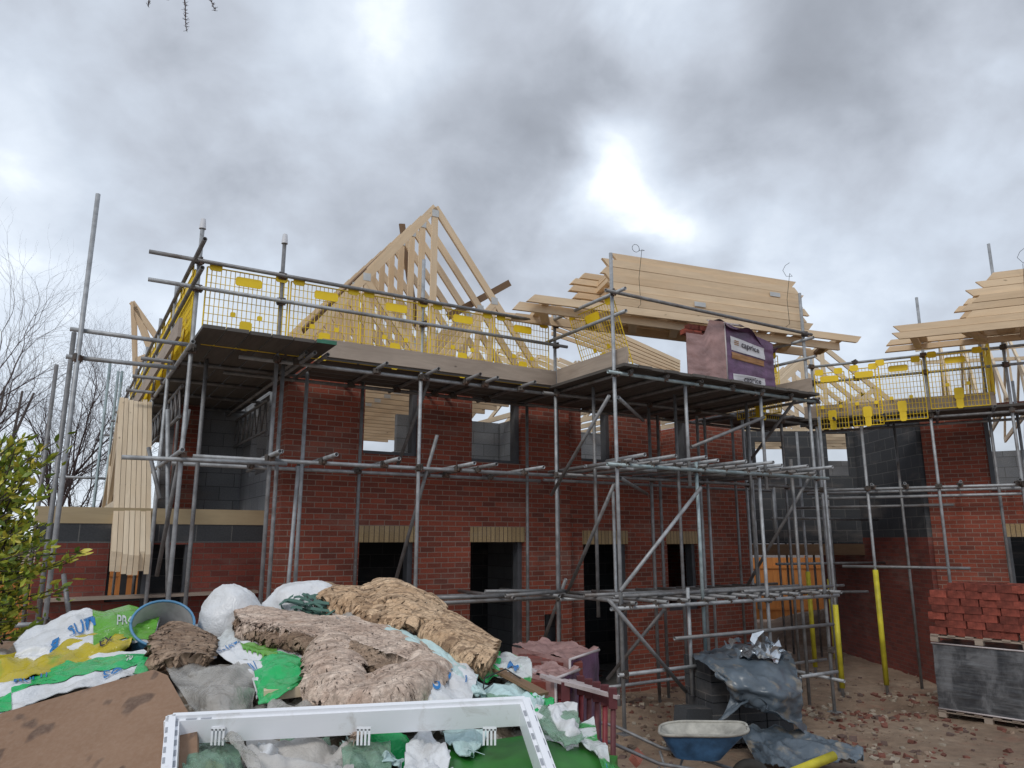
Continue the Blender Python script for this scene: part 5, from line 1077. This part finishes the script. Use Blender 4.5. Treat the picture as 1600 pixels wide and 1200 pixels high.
def sack(c, r, label, mat='bag_white', sd=0, nm='plastic_sack'):
    def fn(u, v, off=0):
        a, b = 2 * PI * u, PI * v; d = Vector((math.sin(b) * math.cos(a), math.sin(b) * math.sin(a), math.cos(b)))
        k = 1 + .13 * noise.noise(d * 1.3 + Vector((sd, 0, 0))) + .045 * (1 - 2 * abs(noise.noise(d * 3 + Vector((0, sd, 0))))) + .03 * (1 - 2 * abs(noise.noise(d * 8 + Vector((3, sd, 0))))) 
        return Vector(c) + Vector((d.x * r[0], d.y * r[1], d.z * r[2])) * k
    return obj(nm, MB().grid(fn, 56, 36), mat, label=label, cat='sack')
# insulation
def fuzz(mb, f, n, L0=.02, us=(0, 1), vs_=(0, 1)):
    for k in range(n):
        u, v = random.uniform(*us), random.uniform(*vs_)
        if random.random() < .45: 
            if random.random() < .5: u = random.choice(us)
            else: v = random.choice(vs_)
        p = Vector(f(u, v, .0)); d = Vector((random.uniform(-1, 1), random.uniform(-1, .2), random.uniform(-.7, 1))).normalized(); w = d.cross(Vector((random.uniform(-1, 1), random.uniform(-1, 1), 1))).normalized() * .0008; L_ = random.uniform(.3, 1) * L0; m1 = p + d * L_ * .6 + w * 3
        mb.quad([p - w, p + w, m1 + w * .7, m1 - w * .7], [(0, 0)] * 4); mb.quad([m1 - w * .7, m1 + w * .7, p + d * L_ + Vector((0, 0, -L_ * .25))], [(0, 0)] * 3)
def batt(rr, mat, label, thick=.05, amp=.025, freq=8, sd=0, ridge=.4, nu=90, nv=50, fz=2500, layers=0, rough=.009):
    f0 = surf(rowsH(rr), amp * .9, freq * .55, sd, ridge * .5)
    def f(u, v, off=0): 
        p = f0(u, v, off)
        return p + Vector((0, -1, .5)).normalized() * (layers * (abs(math.sin(v * PI * 6 + 1.3 * math.sin(u * 5))) ** .6) + rough * noise.fractal(p * 38, .8, 2, 4))
    mb = MB().grid(f, int(nu * 1.7), int(nv * 1.7), thick=thick); fuzz(mb, f, int(fz * 2.2), .032); return obj('insulation_batt', mb, mat, label=label, cat='insulation')
random.seed(31)
batt([[(238, 1010, .1), (275, 992, .0), (320, 1003, .0), (332, 1012, 0)], [(240, 1030, .15), (280, 1018, .15), (315, 1025, .12), (328, 1030, .1)], [(245, 1048, .12), (270, 1045, .15), (300, 1040, .15), (318, 1045, .1)]], 'wool_brown', 'small brown clump of mineral wool right of the blue bucket', amp=.03, sd=4, nu=50, nv=30, fz=900)
batt([[(500, 948, -.05), (510, 925, -.1), (560, 932, -.1), (610, 918, -.1), (660, 940, -.1), (692, 962, -.1)], [(515, 945, .05), (545, 946, .05), (580, 955, .05), (620, 945, .08), (665, 965, .08), (690, 980, .05)], [(525, 958, 0), (556, 962, .05), (585, 980, .05), (625, 982, .1), (650, 985, .1), (688, 990, .05)]], 'wool_tan', 'tan mineral wool slab along the crest of the heap', amp=.028, freq=10, sd=6, ridge=.6, layers=.022, rough=.006)
batt([[(668, 968, 0), (700, 975, 0), (740, 998, 0), (776, 1018, 0)], [(668, 985, .05), (698, 996, .08), (735, 1015, .08), (770, 1035, .05)], [(668, 1000, .05), (695, 1015, .08), (728, 1035, .08), (764, 1050, .05)]], 'wool_tan', 'layered tan mineral wool slab sloping down the right of the crest', amp=.008, freq=9, sd=7, layers=.032, nu=90, nv=90, rough=.004)
batt([[(365, 962, 0), (430, 968, 0), (500, 975, 0), (560, 980, 0), (620, 1000, 0), (690, 1045, 0)], [(375, 985, .08), (440, 990, .12), (510, 992, .12), (565, 1000, .12), (630, 1025, .12), (688, 1058, .1)], [(395, 990, .1), (450, 1000, .14), (505, 1016, .16), (560, 1026, .16), (615, 1044, .16), (678, 1068, .12)]], 'wool_pinkish', 'broad pinkish-brown mineral wool blanket across the middle of the heap', amp=.02, freq=7, sd=9, nu=120, nv=60, fz=4200, rough=.004)
batt([[(488, 1045, .12), (505, 1016, .14), (530, 1010, .16), (554, 1020, .14)], [(486, 1072, .2), (515, 1060, .28), (540, 1055, .3), (562, 1060, .22)], [(498, 1100, .14), (525, 1104, .22), (548, 1100, .22), (564, 1086, .16)]], 'wool_pinkish', 'pale fluffy lump of mineral wool left of the dark gap above the window frame', amp=.03, freq=9, sd=12, ridge=.5, nu=60, nv=50, fz=2600, layers=.014, rough=.004)
batt([[(540, 1086, .16), (582, 1078, .2), (622, 1060, .2), (652, 1030, .14)], [(528, 1098, .24), (590, 1098, .32), (645, 1076, .32), (674, 1042, .2)], [(515, 1108, .18), (585, 1121, .24), (655, 1096, .22), (694, 1050, .12)]], 'wool_pinkish', 'fan-shaped fold of mineral wool sweeping down to the top bar of the window frame', amp=.026, freq=8, sd=19, ridge=.5, nu=100, nv=50, fz=4000, layers=.018, rough=.003)
sack(hp(585, 1062, .06), (.06, .05, .04), 'dark green plastic glimpsed in the gap between the wool folds', 'bag_green', 17)
batt([[(372, 975, .12), (430, 992, .16), (500, 1002, .2), (550, 1012, .22), (610, 1040, .24)], [(372, 988, .1), (430, 1010, .14), (500, 1020, .18), (545, 1036, .2), (604, 1064, .22)]], 'wool_brown', 'dark furry torn edge of wool hanging below the broad pinkish blanket', thick=.03, amp=.03, freq=12, sd=15, nu=110, nv=16, fz=3000)
batt([[(552, 1108, .22), (568, 1108, .24), (575, 1110, .22)], [(552, 1130, .24), (562, 1132, .26), (572, 1128, .24)], [(553, 1152, .22), (558, 1155, .24), (566, 1148, .22)]], 'wool_pinkish', 'wisp of mineral wool dangling across the top bar of the window frame', thick=.01, amp=.012, nu=16, nv=24, fz=600)
# white sacks
sack(hp(362, 972, -.1), (.145, .14, .165), 'round white plastic sack standing on the crest, left of the other white sack', 'bag_white', 6)
sack(hp(475, 958, -.2), (.21, .16, .15), 'white plastic sack on the crest behind the green strapping', 'bag_white', 5)
obj('card_offcut', MB().quad([hp(312, 1005, .1), hp(330, 990, .05), hp(339, 1028, .12), hp(316, 1035, .16)]).quad([hp(316, 1035, .157), hp(339, 1028, .117), hp(330, 990, .047), hp(312, 1005, .097)]), 'label_white', label='small white card offcut beside the brown wool clump', cat='card')
# clear film over timber
f, o = sheet('plastic_film', [[(255, 1040, .1), (300, 1028, .15), (345, 1030, .15), (388, 1018, .1)], [(275, 1070, .2), (310, 1062, .25), (350, 1060, .25), (398, 1055, .15)], [(300, 1100, .25), (325, 1095, .3), (360, 1095, .3), (400, 1090, .2)], [(308, 1128, .2), (335, 1130, .25), (370, 1128, .25), (412, 1122, .18)]], 'film_clear', 'milky translucent film draped between brown board and window frame', 'plastic film', .022, 6, 4, .6)
for px0, px1 in ((325, 345), (355, 372)): obj('timber_offcut', MB().beam(hp(px0, 1045, .02), hp(px1, 1125, .12), .06, .03), 'old_board', label='brown timber offcut under the milky film, %s' % ('left one' if px0 < 350 else 'right one'), cat='timber')
# sacks left of the wool
f, o = sheet('rubble_sack', [[(328, 1000, 0), (370, 975, 0), (420, 985, 0), (445, 1000, 0)], [(338, 1018, .08), (375, 1003, .1), (420, 1008, .1), (450, 1015, .1)], [(395, 1055, .1), (400, 1050, .1), (420, 1045, .1), (440, 1040, .1)]], 'bag_green_white', 'small green and white sack corner between the round white sack and the film', 'sack', .015, 8, 6)
f, o = sheet('rubble_sack', [[(335, 1010, .1), (380, 1000, .12), (440, 1006, .12), (482, 1030, .12)], [(345, 1025, .16), (390, 1022, .2), (440, 1032, .2), (478, 1040, .16)], [(390, 1055, .16), (410, 1055, .2), (440, 1058, .2), (476, 1045, .16)], [(400, 1090, .14), (420, 1085, .18), (445, 1072, .18), (474, 1046, .14)]], 'bag_white', 'torn white sack with blue lettering and bright green border in the middle left', 'sack', .012, 9, 8, nu=70)
print_text(o, f, 'KNAUF', .03, .30, .09, .17, 'ink_blue', .35); patch(o, f, .28, .62, .06, .30, 'leaf_print', .3); patch(o, f, .05, .97, .78, .99, 'bag_green'); patch(o, f, .80, .98, .1, .78, 'bag_green'); print_text(o, f, 'IN', .2, .62, .12, .15, 'ink_blue', 0)
# green strapping
random.seed(14); stp = MB(); simple('strap_green', (.06, .14, .11), .45, var=.2)
for k in range(20):
    c = hp(480 + random.uniform(-15, 40), 950 + random.uniform(-6, 10), .02); pts = []; ph = random.uniform(0, 6); ra, rb_ = random.uniform(.04, .13), random.uniform(.02, .07); tilt = random.uniform(-.5, .5)
    for i in range(22): a_ = ph + i * random.uniform(.2, .28); x, z = ra * math.cos(a_), rb_ * math.sin(a_); pts.append(c + Vector((x * math.cos(tilt) - z * math.sin(tilt), random.uniform(-.002, .002) - .05 * math.sin(a_ * .7 + ph), x * math.sin(tilt) + z * math.cos(tilt) + .0)))
    for a, b in zip(pts, pts[1:]):
        w = Vector((0, .25, .0)) * .02 + Vector((0, 0, .0055)); stp.quad([a - w, b - w, b + w, a + w], [(0, 0)] * 4)
pts = [hp(470, 950), hp(458, 925), hp(462, 917), hp(478, 935), hp(482, 955)]
for a, b in zip(pts, pts[1:]): w = Vector((.006, .004, .001)); stp.quad([a - w, b - w, b + w, a + w], [(0, 0)] * 4)
obj('strapping', stp, 'strap_green', label='tangle of dark green plastic strapping on the crest of the heap', cat='strapping')
# right-hand bags
f, o = sheet('plastic_film', [[(575, 975, .1), (620, 978, .12), (670, 1000, .14), (712, 1030, .14), (748, 1052, .1)], [(600, 990, .17), (640, 996, .2), (680, 1015, .22), (715, 1042, .2), (745, 1068, .15)], [(640, 1010, .16), (670, 1025, .2), (695, 1045, .2), (712, 1065, .18), (735, 1085, .12)]], 'bag_teal', 'pale aqua plastic sheet between the wool blanket and the tan slab', 'plastic sheet', .014, 7, 9)
f, o = sheet('rubble_sack', [[(690, 1040, .1), (705, 1025, .1), (725, 1030, .1), (745, 1055, .1)], [(680, 1060, .15), (700, 1055, .2), (722, 1058, .2), (743, 1068, .15)], [(668, 1085, .15), (690, 1085, .2), (715, 1088, .2), (738, 1092, .15)], [(668, 1108, .1), (690, 1108, .15), (710, 1110, .15), (732, 1108, .1)]], 'bag_white', 'bulging white sack with blue emblem and green band right of the wool roll', 'sack', .014, 8, 10)
patch(o, f, .02, .95, .68, .86, 'bag_green', .3); print_text(o, f, 'S', .32, .42, .30, .24, 'ink_blue', .1); print_text(o, f, '1', .75, .42, .25, .2, 'ink_blue', .1)
f, o = sheet('rubble_sack', [[(768, 1025, 0), (795, 1018, 0), (825, 1025, 0)], [(765, 1042, .06), (798, 1038, .08), (832, 1045, .06)], [(775, 1055, .04), (800, 1060, .06), (830, 1062, .04)]], 'bag_green_white', 'aqua and green sack at the foot of the layered tan slab', 'sack', .012, 9, 12, nu=36, nv=26); print_text(o, f, 'M', .4, .6, .35, .4, 'ink_blue', -.4)
f, o = sheet('plastic_film', [[(745, 1070, 0), (790, 1062, 0), (830, 1075, 0), (850, 1090, 0)], [(745, 1090, .05), (790, 1085, .08), (830, 1095, .08), (852, 1102, .05)], [(740, 1108, .05), (790, 1108, .1), (830, 1112, .1), (862, 1115, .05)]], 'bag_teal', 'pale aqua film above the top right corner of the window frame', 'plastic film', .016, 9, 13)
f, o = sheet('rubble_sack', [[(822, 1092, .0), (842, 1082, 0), (865, 1095, 0)], [(825, 1105, .05), (845, 1100, .06), (868, 1108, .05)], [(840, 1118, .05), (850, 1118, .05), (862, 1116, .05)]], 'bag_green', 'crumpled bright green sack scrap right of the window frame corner', 'sack', .02, 14, 14, nu=30, nv=22)
f, o = sheet('plastic_film', [[(825, 1115, .0), (860, 1108, 0), (898, 1102, 0)], [(828, 1130, .05), (862, 1125, .06), (900, 1125, .05)], [(850, 1150, .05), (872, 1150, .05), (895, 1150, .05)]], 'film_green', 'green-tinted clear film over the green skip end', 'plastic film', .02, 10, 15, nu=40, nv=26)
f, o = sheet('rubble_sack', [[(885, 1135, .05), (905, 1132, .05), (928, 1122, .05)], [(900, 1150, .08), (918, 1148, .1), (935, 1148, .08)], [(930, 1175, .1), (942, 1178, .12), (955, 1180, .1)], [(950, 1215, .12), (962, 1220, .12), (975, 1220, .1)]], 'bag_green_white', 'white and green sack hanging over the right end of the skip', 'sack', .012, 10, 16, nu=30, nv=44); print_text(o, f, 'b', .3, .93, .4, .14, 'ink_blue')
obj('cardboard_strip', MB().beam(hp(765, 1040, .05), hp(850, 1085, .03), .05, .012), 'dark_timber', label='narrow brown timber strip slanting down beside the aqua film', cat='timber')
obj('timber_batten', MB().beam(hp(412, 1086, .2), hp(500, 1075, .2), .045, .035), 'pale_timber', label='short pale batten poking from under the wool roll', cat='timber')
random.seed(77); loops = MB()
for a in ((hp(755, 1075, .1), hp(757, 1060, .1), hp(790, 1045, .1), hp(813, 1060, .1)), (hp(832, 1128, .1), hp(845, 1115, .1), hp(858, 1102, .1)), (hp(770, 1068, .1), hp(752, 1080, .1), hp(748, 1095, .1))): loops.tube(list(a), .003, 5)
obj('cable_offcut', loops, 'strap_wire', label='thin black cable offcuts looping over the bags at right', cat='cable')
random.seed(91)
kinds = [('bag_white', 'white'), ('bag_teal', 'aqua'), ('film_clear', 'clear'), ('bag_green', 'bright green'), ('film_green', 'greenish clear')]
spots = [(430, 1035, 'beside the torn white sack'), (455, 1108, 'under the pale batten'), (560, 1062, 'inside the loop of the wool roll'), (705, 1012, 'under the layered tan slab'), (748, 1030, 'at the lower end of the tan slab'), (800, 1100, 'above the corner of the window frame'), (310, 1052, 'at the top of the milky film'), (868, 1128, 'on the skip end'), (540, 968, 'between strapping and wool on the crest'), (480, 1160, 'behind the left half of the window frame'), (585, 1172, 'behind the middle of the window frame'), (740, 1075, 'left of the aqua film'), (655, 1120, 'behind the right half of the frame top bar'), (420, 1175, 'low behind the window frame')]
for i, (px, py, where) in enumerate(spots):
    mt, nm_ = ({11: kinds[1], 13: kinds[0], 5: kinds[4], 8: kinds[2]}.get(i) or kinds[(i * 2 + (i > 6)) % 5]); w, h = random.uniform(22, 40), random.uniform(16, 28); rr = []
    for b in (-1, 0, 1): rr.append([(px + a * w + random.uniform(-8, 8) + b * 6, py + b * h + random.uniform(-6, 6) + a * 5, (.14 if i != 2 else .06) - .05 * (a * a + b * b) + random.uniform(-.02, .03)) for a in (-1, -.3, .4, 1)])
    sheet('plastic_scrap', rr, mt, 'crumpled %s plastic scrap %s' % (nm_, where), 'plastic scrap', .022, 8, 40 + i, .7, 40, 30)
f, o = sheet('rubble_sack', [[(395, 1030, .16), (430, 1014, .2), (472, 1022, .2), (486, 1040, .16)], [(398, 1058, .22), (432, 1050, .28), (468, 1052, .26), (484, 1058, .2)], [(402, 1098, .2), (425, 1092, .26), (452, 1080, .24), (480, 1062, .18)]], 'bag_green', 'bright green folded sack bottom beside the fluffy wool lump', 'sack', .014, 9, 61)
f, o = sheet('plastic_film', [[(640, 1066, .2), (680, 1056, .24), (725, 1070, .2)], [(640, 1088, .26), (682, 1084, .3), (735, 1092, .24)], [(645, 1112, .22), (690, 1112, .26), (742, 1110, .2)]], 'bag_white', 'white sack sheet with green rim hugging the right of the wool fold', 'plastic sheet', .016, 8, 62); patch(o, f, .1, .9, .62, .8, 'bag_green', .2); print_text(o, f, 'S', .45, .45, .30, .30, 'ink_blue', .1)
f, o = sheet('plastic_film', [[(836, 1108, .1), (862, 1098, .12), (902, 1104, .1)], [(842, 1130, .16), (870, 1126, .2), (908, 1130, .14)], [(862, 1152, .14), (885, 1152, .18), (915, 1152, .12)]], 'film_green', 'wrinkled green-tinted film bunched on the corner of the skip', 'plastic film', .02, 9, 63)
f, o = sheet('plastic_film', [[(420, 1100, .2), (460, 1094, .24), (505, 1100, .2)], [(415, 1112, .24), (462, 1112, .28), (512, 1114, .24)], [(410, 1124, .2), (460, 1126, .24), (515, 1124, .2)]], 'film_clear', 'clear crumpled film tucked behind the top bar of the window frame', 'plastic film', .02, 9, 64)
# white window frame
wf = thing('window_frame', 'white plastic window frame with slotted edges lying against the front of the heap', 'window frame', WORLD, hp(560, 1200, .3)); um = simple('upvc', (.86, .88, .92), .3, var=.06); um.base(um.mix(um.ramp(um.noise(um.obj, 9, 6, .7, .6), [(.58, (0, 0, 0)), (.78, (.5, .5, .5))]), (.86, .88, .92), (.33, .28, .22))); simple('slot_grey', (.36, .38, .42), .6)
TL, TRr = pY(270, 1140, 2.33), pY(820, 1112, 2.45); BR, BL = pY(885, 1300, 1.95), pY(258, 1300, 1.9)
nn = (TRr - TL).cross(BL - TL).normalized(); nn = nn if nn.y < 0 else -nn
for a, b in ((TL, TRr), (TRr, BR), (BR, BL), (BL, TL)):
    d = (b - a).normalized(); mb = MB(); mb.beam(a - d * .019, b + d * .019, .038, .07, nn); mb.beam(a + nn * .04, b + nn * .04, .018, .012, nn); obj('frame_bar', mb, 'upvc', wf)
d = (TRr - TL).normalized(); up_ = -(BL - TL).normalized(); o_n = d.cross(nn).normalized(); o_n = o_n if o_n.z > 0 else -o_n
def slots(a, b, out, f0, f1, n):
    mb = MB(); dd = (b - a).normalized(); L_ = (b - a).length
    for k in range(n):
        t_ = f0 + (f1 - f0) * k / n
        for s_ in (-.018, .012):
            c = a + dd * (L_ * t_ + (.01 if s_ > 0 else 0)) + out * .0196 + nn * s_; mb.quad([c - nn * .005, c + dd * .028 - nn * .005, c + dd * .028 + nn * .005, c + nn * .005], [(0, 0)] * 4)
    obj('slots', mb, 'slot_grey', wf)
slots(TL, TRr, o_n, .62, .98, 10); slots(TL, TRr, o_n, .02, .16, 4)
def fslots(a, b, f0, f1, n):
    mb = MB(); dd = (b - a).normalized(); L_ = (b - a).length; sd_ = dd.cross(nn)
    for k in range(n):
        c = a + dd * (L_ * (f0 + (f1 - f0) * k / n)) + nn * .0362 + sd_ * .013 * (1 if k % 2 else -.9); mb.quad([c - sd_ * .004, c + dd * .03 - sd_ * .004, c + dd * .03 + sd_ * .004, c + sd_ * .004], [(0, 0)] * 4)
    obj('slots', mb, 'slot_grey', wf)
fslots(TRr, BR, .05, .95, 16); fslots(TL, BL, .05, .95, 16); fslots(TL, TRr, .02, .12, 5)
for px in (340, 568, 765):
    c = pY(px, 1152, 2.32); mb = MB()
    for k in range(4): mb.box((c.x - .02 + k * .011, c.y, c.z - .022), (c.x - .014 + k * .011, c.y + .004, c.z + .022))
    mb.box((c.x - .02, c.y, c.z + .018), (c.x + .02, c.y + .004, c.z + .028)); obj('packer_clip', mb, 'upvc', wf)
# things seen through the frame
f, o = sheet('plastic_film', [[(285, 1160, .15), (330, 1155, .15), (375, 1165, .12)], [(285, 1190, .2), (330, 1180, .24), (385, 1195, .2)], [(285, 1230, .2), (330, 1230, .24), (395, 1235, .2)]], 'film_green', 'crumpled clear film bundle inside the left corner of the window frame', 'plastic film', .02, 9, 21)
f, o = sheet('rubble_sack', [[(288, 1182, .1), (315, 1180, .12), (345, 1200, .1)], [(288, 1210, .14), (320, 1210, .16), (355, 1225, .12)], [(288, 1245, .1), (320, 1245, .1), (360, 1245, .1)]], 'bag_yellow', 'yellow plastic sack in the lower left corner inside the window frame', 'sack', .02, 9, 22)
f, o = sheet('plastic_film', [[(385, 1155, .1), (440, 1148, .12), (500, 1150, .12), (545, 1150, .1)], [(385, 1185, .15), (440, 1180, .2), (500, 1185, .2), (550, 1185, .15)], [(390, 1235, .15), (440, 1235, .2), (500, 1235, .2), (550, 1235, .15)]], 'bag_white_dirty', 'grubby white plastic sheet behind the window frame, left of centre', 'plastic sheet', .026, 7, 23, .6)
f, o = sheet('plastic_film', [[(530, 1150, .12), (570, 1152, .14), (610, 1160, .12)], [(535, 1185, .16), (575, 1185, .2), (615, 1190, .16)], [(535, 1235, .16), (575, 1235, .2), (615, 1235, .16)]], 'film_green', 'greenish clear film hanging behind the middle of the window frame', 'plastic film', .02, 8, 24)
f, o = sheet('rubble_sack', [[(640, 1150, .12), (665, 1142, .14), (700, 1170, .12)], [(630, 1180, .16), (670, 1175, .2), (705, 1195, .16)], [(630, 1235, .16), (670, 1235, .2), (712, 1235, .16)]], 'bag_white', 'small white bag knotted behind the window frame, right of centre', 'sack', .024, 8, 25, .6)
f, o = sheet('plastic_film', [[(690, 1140, .06), (740, 1135, .08), (765, 1140, .06)], [(700, 1160, .1), (735, 1155, .12), (755, 1158, .1)], [(728, 1185, .08), (740, 1180, .1), (745, 1175, .08)]], 'bag_teal', 'aqua film hanging in a point behind the window frame at right', 'plastic film', .018, 9, 26)
sack(hp(600, 1185, -.1), (.09, .07, .09), 'dark crumpled green bag wedged behind the window frame', 'bag_green', 9)
sack(hp(440, 1112, .02), (.11, .06, .03), 'flattened grey plastic under the pale batten', 'film_clear', 10)
f, o = sheet('plastic_film', [[(330, 1130, .32), (345, 1128, .33), (358, 1130, .32)], [(350, 1150, .34), (365, 1150, .35), (378, 1152, .34)], [(375, 1175, .32), (392, 1180, .33), (405, 1185, .32)], [(400, 1215, .3), (425, 1215, .3), (445, 1215, .3)]], 'film_clear', 'twisted strip of clear film trailing over the left of the window frame', 'plastic film', .012, 10, 27, nu=16, nv=40)
